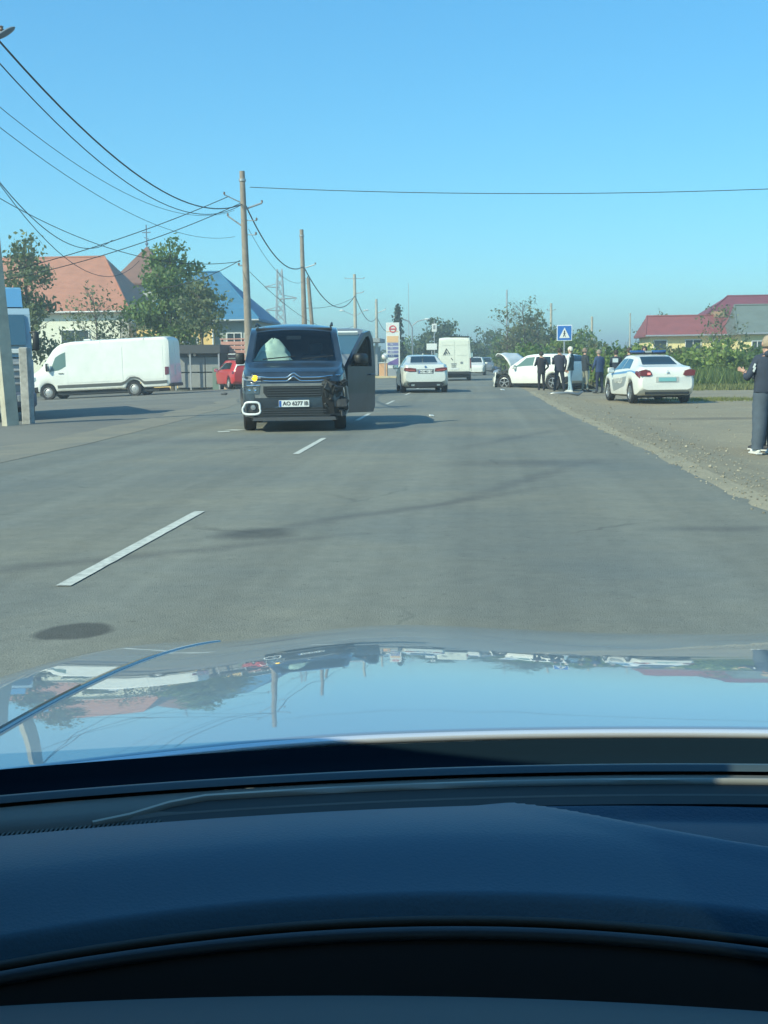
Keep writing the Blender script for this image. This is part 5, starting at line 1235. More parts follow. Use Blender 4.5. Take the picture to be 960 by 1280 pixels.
# farmhouse on the right
b = empty('farmhouse', (17, 92, -.2), 0, 'pale yellow farmhouse with maroon hip roofs beyond the hedge', 'house')
box_part('wall', -3.5, 4.3, 0, 6, 0, 3.1, WALLC, b)
hip('roof', -3.5, 4.3, 0, 6, 3.2, 4.75, 1.0, MAR_T, b, gl=.55)
box_part('main_wall', .2, 16, 3, 13, 0, 3.4, WALLC, b)
hip('main_roof', .2, 16, 3, 13, 3.5, 6.5, 4.2, roofmat('dark_maroon_tile', (.22, .06, .08)), b)
box_part('dormer', 1.9, 2.7, 2.5, 4, 4.6, 5.05, mat('dormer_tan', (.45, .3, .18), .8), b)
window(b, -2.7, 0, 2.3, 1.0, 1.0, mull=0); window(b, -.2, 0, 2.3, 1.2, 1.0); window(b, 1.6, 0, 2.3, .5, 1.0, mull=0)
for x in (2.4, 3.0): window(b, x, 0, 2.2, .35, 1.1, mull=0)
b = empty('garage_annex', (20.6, 88.5, -.2), 0, 'yellow annex with grey green roof and dark garage opening by the farmhouse', 'garage')
box_part('wall', -.9, 1.35, 0, 5, 0, 3.1, WALLC, b); box_part('wall', 3.8, 8, 0, 5, 0, 3.1, WALLC, b); box_part('back_wall', 1.35, 3.8, 4.6, 5, 0, 3.1, WALLC, b); box_part('lintel', 1.35, 3.8, 0, .3, 2.75, 3.1, WALLC, b)
box_part('garage_door', 1.35, 3.8, .5, .6, 0, 2.75, mat('dark_blue_grey_door', (.06, .09, .11), .6), b)
hip('roof', -.9, 8, 0, 5, 3.2, 5.35, 1.0, GRN_T, b, gl=.35)
window(b, .25, 0, 2.1, .8, 1.0)
mb = MB(); mb.box((2.4, 1.6, 4.85), (.3, .3, .5)); mb.build('roof_hatch', GALV, b)

# ---------------------------------------------------------------- vegetation
LEAFS = {'dusty': leafmat('dusty_green_leaves', (.13, .165, .08)), 'green': leafmat('mid_green_leaves', (.12, .19, .055)), 'dark': leafmat('dark_green_leaves', (.075, .115, .055)),
         'yellow': leafmat('yellow_green_leaves', (.19, .26, .06)), 'olive': leafmat('olive_brown_leaves', (.14, .16, .075)), 'conifer': leafmat('blue_green_needles', (.03, .065, .045))}
def leaves(mb, rng, blobs, n, size, clump=5, spread=.22):
    """blobs [(x,y,z,rx,ry,rz)]: small leaf clumps spread through each blob's volume"""
    tot = sum(b[3] * b[4] * b[5] for b in blobs)
    for (bx_, by, bz, rx, ry, rz) in blobs:
        k = max(3, int(n * rx * ry * rz / tot / clump))
        for _ in range(k):
            while True:
                p = Vector((rng.uniform(-1, 1), rng.uniform(-1, 1), rng.uniform(-1, 1)))
                l = p.length
                if l < 1 and (l > .35 or rng.random() < .4): break
            c = Vector((bx_ + p.x * rx, by + p.y * ry, bz + p.z * rz))
            for _ in range(clump):
                q = c + Vector((rng.gauss(0, spread), rng.gauss(0, spread), rng.gauss(0, spread * .8)))
                s_ = size * rng.uniform(.6, 1.4); a = Vector((rng.gauss(0, 1), rng.gauss(0, 1), rng.gauss(0, .7))).normalized(); b_ = a.orthogonal().normalized()
                b_ = Matrix.Rotation(rng.uniform(0, 6.28), 3, a) @ b_; c2 = a.cross(b_)
                mb.add([q - b_ * s_, q + c2 * s_ * .55, q + b_ * s_, q - c2 * s_ * .55], [(0, 1, 2, 3)])
def tree(label, x, y, h, w, kind='green', n=1800, size=.13, trunk=None, seed=0, base=.25, nb=9, name='broadleaf_tree', twigs=10, group=None, blobs=None, squash=.8, z=None, tr=.13):
    rng = random.Random(seed); z = gz(x, y) - .05 if z is None else z
    root = empty(name, (x, y, z), 0, label, 'tree', group)
    mb = MB(); top = Vector((rng.uniform(-.2, .2), 0, h * .93)); pts = [Vector((0, 0, -.1))]
    for i in range(1, 6): t = i / 5; pts.append(Vector((top.x * t + rng.uniform(-.1, .1) * w * .2, rng.uniform(-.1, .1) * w * .2, top.z * t)))
    mb.tube(pts, [tr * (h / 7) * (1 - .82 * i / 5) for i in range(6)], 8); mb.build('trunk', BARK, root, smooth=50)
    lb_ = MB(); tips = []
    for i in range(twigs):
        t = rng.uniform(base, .9); p = pts[0].lerp(pts[-1], t); j = min(4, int(t * 5)); p = pts[j].lerp(pts[j + 1], t * 5 - j)
        a = rng.uniform(0, 6.28); ln = w * .5 * (1.05 - t * .6) * rng.uniform(.7, 1.1)
        q1 = p + Vector((math.cos(a) * ln * .5, math.sin(a) * ln * .5, ln * .35)); q2 = p + Vector((math.cos(a) * ln, math.sin(a) * ln, ln * rng.uniform(.5, .9)))
        r_ = tr * .38 * (h / 7) * (1 - t * .5); lb_.tube([p, q1, q2], [r_, r_ * .6, r_ * .25], 5); tips.append(q2)
        for _ in range(3):
            q3 = q1.lerp(q2, rng.uniform(0, 1)); q4 = q3 + Vector((rng.uniform(-1, 1), rng.uniform(-1, 1), rng.uniform(.1, 1))) * ln * .4; lb_.tube([q3, q4], [r_ * .35, r_ * .12], 4); tips.append(q4)
    lb_.build('limbs', BARK, root, smooth=50)
    if n:
        if blobs is None:
            blobs = []
            for i in range(nb):
                t = (i + .5) / nb; zz = h * (base + (1 - base) * t) * .97; ww = w * .5 * math.sin(math.pi * (.18 + .74 * t)) ** .8
                a = i * 2.4 + rng.random(); rr = ww * .5
                blobs.append((math.cos(a) * rr, math.sin(a) * rr, zz, ww * rng.uniform(.5, .75), ww * rng.uniform(.5, .75), h * (1 - base) / nb * rng.uniform(.9, 1.5) * squash))
            for q in rng.sample(tips, min(8, len(tips))): blobs.append((q.x, q.y, q.z, .35, .35, .3))
        mb = MB(); leaves(mb, rng, blobs, n, size)
        mb.build('crown', LEAFS[kind], root)
    return root
def conifer(label, x, y, h, w, seed=0, group=None):
    rng = random.Random(seed); root = empty('conifer_tree', (x, y, 0), 0, label, 'tree', group)
    mb = MB(); mb.tube([(0, 0, 0), (0, 0, h)], [.14, .02], 6); mb.build('trunk', BARK, root)
    mb = MB()
    for i in range(16):
        t = i / 15; r_ = w * .5 * (1 - t) ** .9 + .08
        leaves(mb, rng, [(0, 0, .5 + t * (h - .5), r_, r_, .25)], 70, .16, clump=4, spread=.12)
    mb.build('crown', LEAFS['conifer'], root); return root
def bush(label, x, y, h, w, kind='green', n=500, size=.10, seed=0, group=None, z=None, name='bush'):
    rng = random.Random(seed); z = gz(x, y) - .05 if z is None else z
    root = empty(name, (x, y, z), 0, label, 'bush', group)
    st_ = MB()
    for i in range(7):
        a = rng.uniform(0, 6.28); st_.tube([(0, 0, 0), (math.cos(a) * w * .2, math.sin(a) * w * .2, h * .5), (math.cos(a) * w * .35, math.sin(a) * w * .35, h * rng.uniform(.7, 1.05))], [.025, .018, .008], 4)
    st_.build('stems', BARK, root)
    bl = []
    for i in range(6):
        a = i * 1.05 + rng.random(); r_ = w * .28 * rng.random() ** .5
        bl.append((math.cos(a) * r_, math.sin(a) * r_, h * rng.uniform(.3, .72), w * rng.uniform(.2, .34), w * rng.uniform(.2, .34), h * rng.uniform(.22, .34)))
    mb = MB(); leaves(mb, rng, bl, n, size, clump=5, spread=.13); mb.build('foliage', LEAFS[kind], root); return root

# left side
tree('thin tree with hanging leaves rising just right of the near pole', -24.4, 62, 8.9, 3.6, 'dusty', n=3600, size=.13, seed=11, nb=8, base=.28, twigs=14)
tree('leafy tree with upright crown right of the white house roof', -17.5, 66, 8.7, 4.5, 'green', n=7500, size=.13, seed=5, base=.22, nb=11, twigs=16)
tree('dusty green tree in front of the yellow house, branches drooping to the fence', -15.2, 64, 6.4, 3.0, 'dusty', n=1800, size=.12, seed=8, base=.52, nb=9, twigs=14)
tree('sparse small tree with few leaves before the orange roof', -22.2, 67, 6.6, 5.0, 'dusty', n=950, size=.10, seed=21, base=.3, nb=12, twigs=22, tr=.09)
tree('sparse thin sapling over the cab of the long white van', -20.6, 66, 5.2, 3.4, 'olive', n=420, size=.09, seed=22, base=.3, nb=9, twigs=18, tr=.07)
for i, (x, y, h, w, k, lab) in enumerate([(-24.6, 70, 3.9, 3.0, 'dark', 'dark round bush against the white wall above the van bonnet'), (-22.8, 72, 3.4, 2.6, 'green', 'green bush by the white wall right of the dark round one'),
        (-17.6, 71, 3.4, 3.4, 'dark', 'dark bush filling the gap between the white and yellow houses'), (-25.6, 60, 4.4, 1.8, 'dusty', 'tall dusty shrub rising beside the lorry roof')]):
    bush(lab, x, y, h, w, k, n=900, size=.12, seed=40 + i)
# centre far
conifer('narrow dark fir standing right behind the fuel price sign', -7.5, 112, 6.3, 2.0, 1)
tree('round dark tree right of the fir near the road lamp', -6.0, 135, 4.6, 4.2, 'dark', n=1300, size=.2, seed=31, base=.12)
tree('broad dark green tree left of the tall cargo van with a tuft on top', -3.9, 132, 6.1, 6.0, 'dark', n=2600, size=.2, seed=32, base=.1, nb=10)
tree('low green tree between the fir and the broad dark tree', -8.6, 142, 4.0, 4.0, 'green', n=900, size=.2, seed=33, base=.1)
tree('small round tree at the right edge of the tall cargo van', -.2, 150, 3.9, 3.6, 'conifer', n=800, size=.2, seed=34, base=.1)
G2 = 'trees along the right of the far road'
for i, (x, y, h, w, k, n, lab) in enumerate([
    (1.6, 140, 5.0, 4.4, 'dark', 1200, 'dark tree over the far queue of cars'), (3.2, 128, 4.3, 4.0, 'green', 1000, 'green tree above the dark blue far car'),
    (3.6, 100, 4.1, 3.6, 'olive', 1200, 'olive tree behind the raised white bonnet'), (4.9, 104, 5.3, 3.8, 'dark', 1400, 'dark leafy tree left of the pedestrian sign'),
    (6.4, 100, 4.2, 3.6, 'dark', 1200, 'dark low tree right behind the pedestrian sign'), (8.6, 96, 3.8, 3.2, 'green', 900, 'light green tree over the group of people'),
    (6.6, 88, 3.4, 2.6, 'yellow', 800, 'yellow green small tree beside the pedestrian sign')]):
    tree(lab, x, y, h, w, k, n=n, size=.17, seed=50 + i, base=.12, z=-.1)
for i, (x, y, h, w, lab) in enumerate([(2.6, 98, 6.0, 4.2, 'bare thin branched tree left of the mast'), (3.9, 96, 6.6, 4.4, 'tallest bare tree beside the metal mast'), (5.2, 97, 5.2, 3.8, 'bare tree half filled with leaves right of the mast'),
        (15.9, 104, 5.6, 3.6, 'bare tree by the left end of the farmhouse'), (17.2, 84, 5.0, 4.0, 'brown bare tree in front of the farmhouse roof'), (9.6, 105, 4.3, 2.6, 'thin scraggly tree over the middle of the hedge')]):
    tree(lab, x, y, h, w, 'olive', n=260, size=.12, seed=70 + i, base=.25, twigs=46, tr=.07, name='bare_tree', z=-.1)
# hedge of bushes along the right
rng = random.Random(9)
HK = ['green', 'green', 'yellow', 'olive', 'dark']
k_ = 0
ORD = 'first second third fourth fifth sixth seventh eighth ninth tenth eleventh twelfth thirteenth fourteenth fifteenth sixteenth'.split()
for row, (Y, x0, x1, stp, hh) in enumerate([(60, 4.6, 16.2, 1.25, 1.95), (66, 3.4, 19.5, 1.5, 2.4), (74, 6, 22, 1.8, 2.4)]):
    x = x0; nth = 0
    while x < x1:
        kd = HK[rng.randrange(5)] if row else HK[rng.randrange(4)]
        w = stp * rng.uniform(1.3, 1.8); h = hh * rng.uniform(.8, 1.12)
        nth += 1
        bush('%s bush, %s from the road in the %s row of the hedge' % ({'green': 'mid green', 'yellow': 'yellow green', 'olive': 'olive brown', 'dark': 'dark green'}[kd], ORD[nth - 1], ('front', 'middle', 'back')[row]), x, Y + rng.uniform(-1.5, 1.5), h, w, kd, n=850 if row < 2 else 560, size=.12 + .01 * row, seed=100 + k_, group='bushes of the tangled hedge right of the road')
        x += stp * rng.uniform(.85, 1.1); k_ += 1
for i in range(9):
    t = i / 8; bush('low %s verge bush, %s beyond the wreck towards the far cars' % (('green', 'green', 'yellow green', 'olive')[i % 4], ORD[i]), 2.3 + 1.3 * rng.random() + .5 * (1 - t), 70 + 50 * t, 2.2 + .4 * rng.random(), 2.6, HK[i % 4], n=500, size=.13, seed=200 + i, group='bushes along the far right verge', z=-.1)
# loose stones on the dirt shoulder
rng = random.Random(77); mb = MB()
for i in range(2600):
    y = 8 + 34 * rng.random() ** 1.3; x = 2.1 - .25 * sst(12, 30, y) + abs(rng.gauss(0, 1.0 if i % 3 else 3.0)) + .05; s_ = rng.uniform(.004, .015) * (2.2 if rng.random() < .04 else 1)
    mb.ball((x, y, gz(x, y) + s_ * .3), (s_, s_ * rng.uniform(.6, 1), s_ * .6), 5, 3)
mb.build('loose_gravel', mat('pebble', (.31, .28, .21), .9, island=.45), kind='stuff')
# grass and weeds
def blades(name, n, fx, hgt, m, rng, wdt=.02):
    mb = MB()
    for _ in range(n):
        x, y = fx(rng); z = gz(x, y) - .03; h = hgt * rng.uniform(.4, 1.2); a = rng.uniform(0, 3.14); dx, dy = math.cos(a) * wdt, math.sin(a) * wdt
        lx, ly = rng.gauss(0, .25) * h, rng.gauss(0, .25) * h
        mb.add([(x - dx, y - dy, z), (x + dx, y + dy, z), (x + lx, y + ly, z + h)], [(0, 1, 2)])
    return mb.build(name, m, kind='stuff')
blades('tall_weeds', 9000, lambda r: (r.uniform(6.3, 21), r.uniform(54.5, 62)), .95, leafmat('weed_green', (.13, .18, .05)), random.Random(1), .035)
blades('short_grass', 12000, lambda r: (r.uniform(6.8, 22), r.uniform(49, 57)), .22, leafmat('dry_grass', (.19, .20, .07)), random.Random(2), .04)
blades('grass_tufts', 2600, lambda r: (r.gauss(7.6, .9), r.gauss(38.0, .7)), .10, leafmat('dry_grass', (0, 0, 0)), random.Random(3), .02)
blades('verge_grass', 4000, lambda r: (2.6 + r.random() * 3.2, r.uniform(56, 110)), .4, leafmat('verge_dry', (.17, .15, .07)), random.Random(4), .04)
bank = MB(); vs = []; fs = []
for j in range(31):
    for i in range(7):
        y = 54 + j * 2; x = 2.35 + i * .55; z = gz(x, y) + .42 * math.sin(math.pi * i / 6) * (1 + .3 * noise(Vector((x, y * .3, 0)))) - .03; vs.append((x, y, z))
for j in range(30):
    for i in range(6): a = j * 7 + i; fs.append((a, a + 1, a + 8, a + 7))
bank.add(vs, fs); bank.build('earth_bank', gmat('brown_earth_bank', (.22, .16, .11), (.17, .15, .09), .8, 20, (.13, .14, .06), .4, fleck=.2), smooth=60, kind='structure')
# distant tree line on both sides
rng = random.Random(12); mb = MB()
bl = []
for i in range(90):
    x = rng.uniform(-95, -9); bl.append((x, rng.uniform(180, 230), rng.uniform(.6, 2.6), rng.uniform(1.5, 4), 2, rng.uniform(.8, 1.6)))
for i in range(90):
    x = rng.uniform(4, 90); bl.append((x, rng.uniform(150, 210), rng.uniform(.6, 2.6), rng.uniform(1.5, 4), 2, rng.uniform(.8, 1.6)))
for i in range(8): bl.append((rng.uniform(-9, 5), rng.uniform(320, 340), rng.uniform(.6, 3.5), 2.5, 2, 1.4))
leaves(mb, rng, bl, 16000, .38, clump=6, spread=.5); mb.build('distant_treeline', LEAFS['dark'], kind='stuff')

# ---------------------------------------------------------------- the car the picture is taken from
XC = .32
me_ = empty('own_car', (XC, .3, 0), 0, 'silver grey car we sit in, glossy bonnet and dark dashboard across the bottom', 'car')
def own(o):            # parts are written in world places; hang them on the car
    o.location = o.location - me_.location if o.parent is None else o.location
    o.parent = me_; return o
OWNP = bpy.data.materials.new('silver_grey_bonnet_paint'); OWNP.use_nodes = True
t = OWNP.node_tree; b_ = t.nodes['Principled BSDF']
b_.inputs['Base Color'].default_value = (.36, .42, .45, 1); b_.inputs['Metallic'].default_value = .55; b_.inputs['Roughness'].default_value = .35
b_.inputs['Coat Weight'].default_value = 1; b_.inputs['Coat IOR'].default_value = 1.95; b_.inputs['Coat Roughness'].default_value = .012
nz = t.nodes.new('ShaderNodeTexNoise'); nz.inputs['Scale'].default_value = 5; bp = t.nodes.new('ShaderNodeBump'); bp.inputs['Strength'].default_value = .05; bp.inputs['Distance'].default_value = .01
tc = t.nodes.new('ShaderNodeTexCoord'); t.links.new(tc.outputs['Object'], nz.inputs['Vector']); t.links.new(nz.outputs['Fac'], bp.inputs['Height']); t.links.new(bp.outputs[0], b_.inputs['Coat Normal'])
Y0 = .966
def lipy(x): return Y0 - .26 * (x - .25) ** 2
# centre-line fall of the bonnet: slope angle grows steadily forward
_zc = [.869]
for i in range(400):
    y = .8 + i * .005; a = R(4.2 + 9.0 * (y - .95)) if y < 2.0 else R(13.7 + 90 * (y - 2.0))
    _zc.append(_zc[-1] - .005 * math.tan(min(a, R(80))))
_off = _zc[30] - .869
def zc(y):
    i = (y - .8) / .005; i0 = max(0, min(399, int(i))); f = i - i0
    return _zc[i0] * (1 - f) + _zc[i0 + 1] * f - _off
def bonnet_z(x, y):
    u = abs(x - XC)
    return zc(y) - .010 * (u / .76) ** 2 + .017 * sst(.05, .50, u) * (1 - sst(.48, .80, u)) * sst(.70, 2.1, y) - .010 * sst(.40, .80, u)
def fender_z(x, y):
    u = abs(x - XC); f = 1 - sst(1.35, 1.95, y)
    return zc(y) - .0175 + .0025 * f - .004 * (1 - f) - .9 * max(0, u - .84) ** 1.55
def grid(name, m, x0, x1, y0f, y1f, zf, nx, ny, smooth=40, skirt=0.0):
    vs = []; fs = []
    for j in range(ny + 1):
        for i in range(nx + 1):
            x = x0 + (x1 - x0) * i / nx; a, b2 = y0f(x), y1f(x); y = a + (b2 - a) * j / ny; vs.append((x, y, zf(x, y)))
    for j in range(ny):
        for i in range(nx): a = j * (nx + 1) + i; fs.append((a, a + 1, a + nx + 2, a + nx + 1))
    mb = MB(); mb.add(vs, fs)
    if skirt:
        b0 = len(mb.v); row = [vs[i] for i in range(nx + 1)]
        mb.add([(p[0], p[1] - .006, p[2] - .004) for p in row] + [(p[0], p[1] - .004, p[2] - skirt) for p in row] + row,
               [(2 * (nx + 1) + i, 2 * (nx + 1) + i + 1, i + 1, i) for i in range(nx)] + [(i, i + 1, nx + 1 + i + 1, nx + 1 + i) for i in range(nx)])
    return own(mb.build(name, m, None, smooth=smooth))
grid('bonnet', OWNP, XC - .758, XC + .758, lipy, lambda x: 2.13 - .22 * (abs(x - XC) / .76) ** 2.6, bonnet_z, 90, 110, smooth=80, skirt=.02)
for sd in (-1, 1):
    xs = sorted((XC + sd * .7590, XC + sd * .97))
    mb = MB(); mb.tube([(XC + sd * .7585, .80 + 1.1 * i / 50, bonnet_z(XC + sd * .758, .80 + 1.1 * i / 50) + .0005) for i in range(51)], .0017, 6); own(mb.build('bonnet_side_hem', mat('hem_highlight', (.62, .65, .64), .7), None, smooth=60))  # pale hem colour paints the highlight line along the bonnet side
    grid('front_wing', OWNP, xs[0], xs[1], lambda x: .70, lambda x: 2.02 - .9 * max(0, abs(x - XC) - .76), fender_z, 60, 90, smooth=80)
    mb = MB(); mb.add([(XC + sd * .97, .2, .80), (XC + sd * .97, 1.8, .70), (XC + sd * .97, 1.8, .3), (XC + sd * .97, .2, .3)], [(0, 1, 2, 3)]); own(mb.build('wing_side', OWNP))
    for y in (1.45, -1.25):
        w_ = wheel(me_, sd * .80, y - .3, .32, side=sd)
mb = MB(); mb.box((XC, 2.0, .42), (1.6, .2, .36), bev=.08); own(mb.build('front_bumper', OWNP, None, smooth=50))
mb = MB(); mb.box((XC, .6, .30), (1.7, 3.2, .12)); own(mb.build('floor_pan', BLACKPL))
# seal, scuttle, screen base, dashboard as strips across the car: rows of (y shift from lip, z)
def strip(name, rows, m, x0=-.62, x1=1.30, n=64, ky=.26, kx=.25, smooth=45, zf=None):
    vs = []; fs = []
    for (y, z) in rows:
        for i in range(n + 1):
            x = x0 + (x1 - x0) * i / n; yy = y - ky * (x - kx) ** 2; vs.append((x, yy, z + (zf(x, yy) if zf else 0)))
    for j in range(len(rows) - 1):
        for i in range(n): a = j * (n + 1) + i; fs.append((a, a + 1, a + n + 2, a + n + 1))
    mb = MB(); mb.add(vs, fs); return own(mb.build(name, m, None, smooth=smooth))
SOFTB = mat('black_rubber', (.004, .014, .024), .8, spec=.1); SCUT = mat('scuttle_plastic', (.012, .038, .058), .8, var=.1, scale=30, spec=.05)
strip('bonnet_seal', [(.958, .862), (.952, .853), (.946, .845), (.93, .842)], SOFTB)
strip('scuttle_panel', [(.932, .842), (.915, .846), (.90, .853), (.892, .860), (.888, .862)], SCUT)
strip('screen_lower_edge', [(.888, .863), (.884, .8665), (.880, .8665), (.876, .863)], mat('screen_edge_grey', (.045, .07, .085), .4))
TRIM = mat('brown_grey_screen_trim', (.10, .105, .095), .55, var=.15, scale=14)
strip('screen_base_trim', [(.876, .860), (.862, .862), (.845, .862), (.832, .861), (.826, .856), (.824, .85)], TRIM)
strip('screen_gap', [(.824, .850), (.818, .848), (.812, .850)], SOFTB)
# ribbed demister outlet on the left, under a rolled edge
rb = MB()
for i in range(90):
    x = -.50 + i * .0031; y = .821 - .26 * (x - .25) ** 2
    rb.box((x, y - .003, .857), (.0014, .018, .005))
own(rb.build('demister_ribs', mat('demister_rib', (.05, .055, .05), .5), None, kind='stuff'))
wl = MB(); pts = []
for i in range(60):
    x = -.27 + i * .024; t_ = sst(-.27, -.20, x) ; e_ = 1 - .6 * sst(.55, 1.0, x)
    y = .829 + .020 * t_ * e_ - .26 * (x - .25) ** 2; pts.append((x, y, .858 + .006 * t_))
wl.tube(pts, .0035, 6); own(wl.build('wiper_cover_edge', mat('edge_light_grey', (.25, .25, .22), .4), None, smooth=60))
wc = MB(); vs = []; fs = []
for i, p in enumerate(pts): vs += [(p[0], p[1] - .002, p[2] + .0), (p[0], p[1] - .012, p[2] - .002), (p[0], .822 - .26 * (p[0] - .25) ** 2, .858)]
for i in range(len(pts) - 1):
    for k in (0, 1): fs.append((i * 3 + k, i * 3 + k + 1, i * 3 + k + 4, i * 3 + k + 3))
wc.add(vs, fs); own(wc.build('wiper_cover', mat('dark_cover', (.03, .032, .03), .5), None, smooth=60))
# dashboard
DASH = mat('dashboard_with_veil', (.036, .102, .160), .5, var=.04, scale=3, bump=.10, bscale=520, spec=.5)  # blue veil of windscreen reflections is put into the base colour
def dz(x, y):
    q = ((x - .285) / .265) ** 2 + ((y - .815) / .168) ** 2
    return -.014 * (1 - sst(.88, 1.0, q)) * .85 * sst(0, .03, .80 - .26 * (x - .25) ** 2 - y) + .004 * (1 - sst(1.0, 1.25, q)) * sst(.96, 1.0, q) * .4
NX, NY = 300, 90; vs = []; fs = []
def fronty(x): return .605 - .9 * (x - .02) ** 2 if abs(x - .02) < .28 else .605 - .9 * .0784 - .5 * (abs(x - .02) - .28)
for j in range(NY + 1):
    for i in range(NX + 1):
        x = -.62 + 1.92 * i / NX; a = .806 - .26 * (x - .25) ** 2; v = j / NY; b2 = fronty(x); y = a + (b2 - a) * v
        z = .866 + .027 * math.sin(min(v / .62, 1) * math.pi * .5) - .010 * sst(.6, 1, v) - .010 * sst(0, .06, 1 - v / .06 if v < .06 else 0); z -= .012 * sst(.93, 1.0, v)
        vs.append((x, y, z + dz(x, y)))
for j in range(NY):
    for i in range(NX): a = j * (NX + 1) + i; fs.append((a, a + 1, a + NX + 2, a + NX + 1))
mb = MB(); mb.add(vs, fs)
for k, f in enumerate(fs):
    cx = sum(vs[i][0] for i in f) / 4; cy = sum(vs[i][1] for i in f) / 4
    if ((cx - .285) / .265) ** 2 + ((cy - .815) / .168) ** 2 < .93 and cy < .797 - .26 * (cx - .25) ** 2: mb.mi[k] = 1
own(mb.build('dashboard_top', [DASH, mat('dash_recess_darker', (.022, .062, .105), .7, bump=.15, bscale=400)], None, smooth=80))  # recess faces take a darker colour than the rest of the dash
def follow(name, dy, z, r_, m, x0=-.5, x1=1.0, n=70):
    mb = MB(); mb.tube([(x0 + (x1 - x0) * i / n, fronty(x0 + (x1 - x0) * i / n) + dy, z) for i in range(n + 1)], r_, 8); return own(mb.build(name, m, None, smooth=60))
EDGE = mat('dash_seam', (.03, .032, .028), .5)
follow('dash_seam', -.004, .8745, .0032, EDGE)
follow('binnacle_hood_edge', -.019, .8755, .0036, mat('binnacle_edge', (.03, .045, .06), .4))
mb = MB(); vs = []; fs = []     # hollow between seam and instrument hood, its shade put into black colour
rows = [(-.006, .872), (-.010, .864), (-.016, .868), (-.020, .872), (-.026, .868), (-.040, .845), (-.060, .82), (-.085, .80)]
for dy, z in rows:
    for i in range(71): x = -.5 + 1.5 * i / 70; vs.append((x, fronty(x) + dy, z))
for j in range(len(rows) - 1):
    for i in range(70): a = j * 71 + i; fs.append((a, a + 1, a + 72, a + 71))
mb.add(vs, fs); own(mb.build('instrument_hollow', mat('hollow_shade_black', (.006, .007, .009), .9), None, smooth=60))
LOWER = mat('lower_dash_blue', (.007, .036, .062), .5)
vs = []; fs = []; mb = MB()
for j in range(15):
    for i in range(71):
        x = -.5 + 1.5 * i / 70; v = j / 14; y = .515 - .35 * (x - .02) ** 2 - .16 * v; z = .884 + .02 * math.sin(v * 1.7) - .004 * (1 - v) ** 6; vs.append((x, y, z))
for j in range(14):
    for i in range(70): a = j * 71 + i; fs.append((a, a + 1, a + 72, a + 71))
mb.add(vs, fs); own(mb.build('steering_cowl', LOWER, None, smooth=80))
mb = MB(); mb.box((.25, .660, .884), (.20, .008, .008), bev=.003); own(mb.build('vent_slot', SOFTB))
mb = MB(); mb.tube([(-.55 + 1.9 * i / 70, lipy(-.55 + 1.9 * i / 70) - .003, bonnet_z(-.55 + 1.9 * i / 70, lipy(-.55 + 1.9 * i / 70)) - .0035) for i in range(71)], .0042, 8); own(mb.build('bonnet_rear_edge', mat('bonnet_lip_highlight', (.88, .9, .92), .3, metal=.6), None, smooth=60))  # bright colour paints the highlight along the bonnet's rear lip
# cabin shell round the camera: roof, pillars, doors, rear, seats; and the clear windscreen
CAB = mat('cabin_lining', (.05, .055, .06), .9)
def slab(name, vs, m, th=.03):
    mb = MB(); n = len(vs); c = sum((Vector(v) for v in vs), Vector()) / n; nn = (Vector(vs[1]) - Vector(vs[0])).cross(Vector(vs[2]) - Vector(vs[0])).normalized() * th
    mb.add(list(vs) + [tuple(Vector(v) + nn) for v in vs], [tuple(range(n)), tuple(range(2 * n - 1, n - 1, -1))] + [(i, (i + 1) % n, n + (i + 1) % n, n + i) for i in range(n)]); return own(mb.build(name, m))
slab('roof', [(XC - .64, .40, 1.348), (XC + .64, .40, 1.348), (XC + .58, -.6, 1.42), (XC + .56, -1.5, 1.36), (XC - .56, -1.5, 1.36), (XC - .58, -.6, 1.42)], CAB)  # unseen; front edge drawn forward past a real roof line to shade the dash
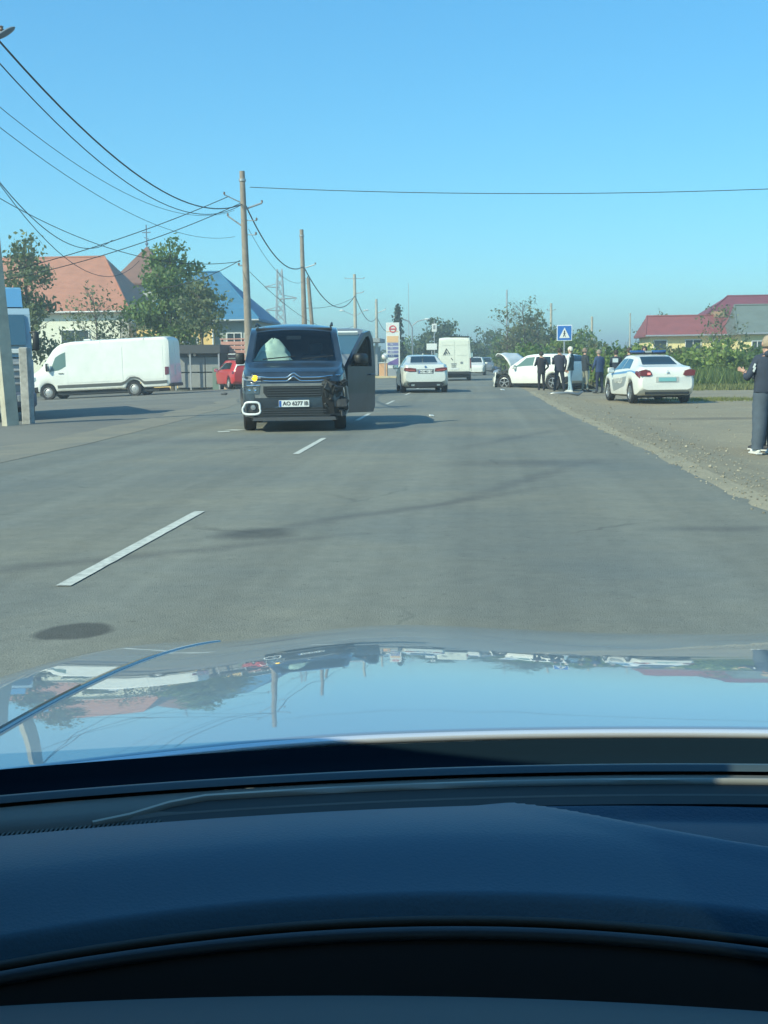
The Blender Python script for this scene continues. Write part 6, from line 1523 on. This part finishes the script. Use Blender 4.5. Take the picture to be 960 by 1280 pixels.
for sd in (-1, 1):
    mb = MB(); mb.tube([(XC + sd * .60, .43, 1.335), (XC + sd * .73, .64, 1.13), (XC + sd * .85, .84, .88)], .035, 8); own(mb.build('windscreen_pillar', CAB, None, smooth=60))
    mb = MB(); mb.tube([(XC + sd * .57, -.45, 1.40), (XC + sd * .80, -.5, .9)], .045, 8); own(mb.build('door_pillar', CAB, None, smooth=60))
    mb = MB(); mb.box((XC + sd * .87, -.35, .60), (.08, 2.3, .58), bev=.03); own(mb.build('door', OWNP, None, smooth=50))
    mb = MB(); mb.add([(XC + sd * .86, .80, .90), (XC + sd * .73, .62, 1.13), (XC + sd * .60, .42, 1.335), (XC + sd * .59, -.45, 1.40), (XC + sd * .86, -.5, .90)], [(0, 1, 2, 3, 4)]); own(mb.build('sun_blocking_side_window', glassmat('sun_blocking_glass', (.03, .04, .045))))  # unseen side glass, darkened to keep the sun off the dashboard
    mb = MB(); mb.box((XC + sd * .36, -.45, .45), (.5, .5, .2), bev=.06); mb.box((XC + sd * .36, -.72, .80), (.5, .14, .64), rot=(R(-12), 0, 0), bev=.05); own(mb.build('seat', CAB, None, smooth=50))
mb = MB(); mb.box((XC, -1.9, .62), (1.6, .9, .5), bev=.06); own(mb.build('boot', OWNP, None, smooth=50))
mb = MB(); mb.box((XC, .48, .66), (1.5, .16, .22), bev=.04); own(mb.build('lower_dashboard', CAB, None, smooth=50))
CLR = bpy.data.materials.new('clear_windscreen'); CLR.use_nodes = True; t = CLR.node_tree; t.nodes.clear()
a_ = t.nodes.new('ShaderNodeBsdfTransparent'); a_.inputs[0].default_value = (1, 1, 1, 1); o_ = t.nodes.new('ShaderNodeOutputMaterial'); t.links.new(a_.outputs[0], o_.inputs[0])
vs = []; fs = []
for j in range(9):
    v = j / 8
    for i in range(17):
        s_ = i / 8 - 1; x = XC + s_ * (.80 - .27 * v); y = .872 - .26 * (s_ * .8) ** 2 * .6 - .44 * v; z = .868 + .465 * v - .02 * (v - .5) ** 2; vs.append((x, y, z))
for j in range(8):
    for i in range(16): a = j * 17 + i; fs.append((a, a + 1, a + 18, a + 17))
mb = MB(); mb.add(vs, fs); own(mb.build('windscreen', CLR, None, smooth=80))

# ---------------------------------------------------------------- haze
hz = bpy.data.materials.new('haze'); hz.use_nodes = True; t = hz.node_tree; t.nodes.clear()
v_ = t.nodes.new('ShaderNodeVolumePrincipled'); v_.inputs['Density'].default_value = .0024; v_.inputs['Color'].default_value = (.86, .97, 1.0, 1); v_.inputs['Anisotropy'].default_value = .2
o_ = t.nodes.new('ShaderNodeOutputMaterial'); t.links.new(v_.outputs[0], o_.inputs['Volume'])
mb = MB(); mb.box((0, 600, 8.5), (3100, 1900, 20.6)); hzo = mb.build('haze', hz, kind='stuff')
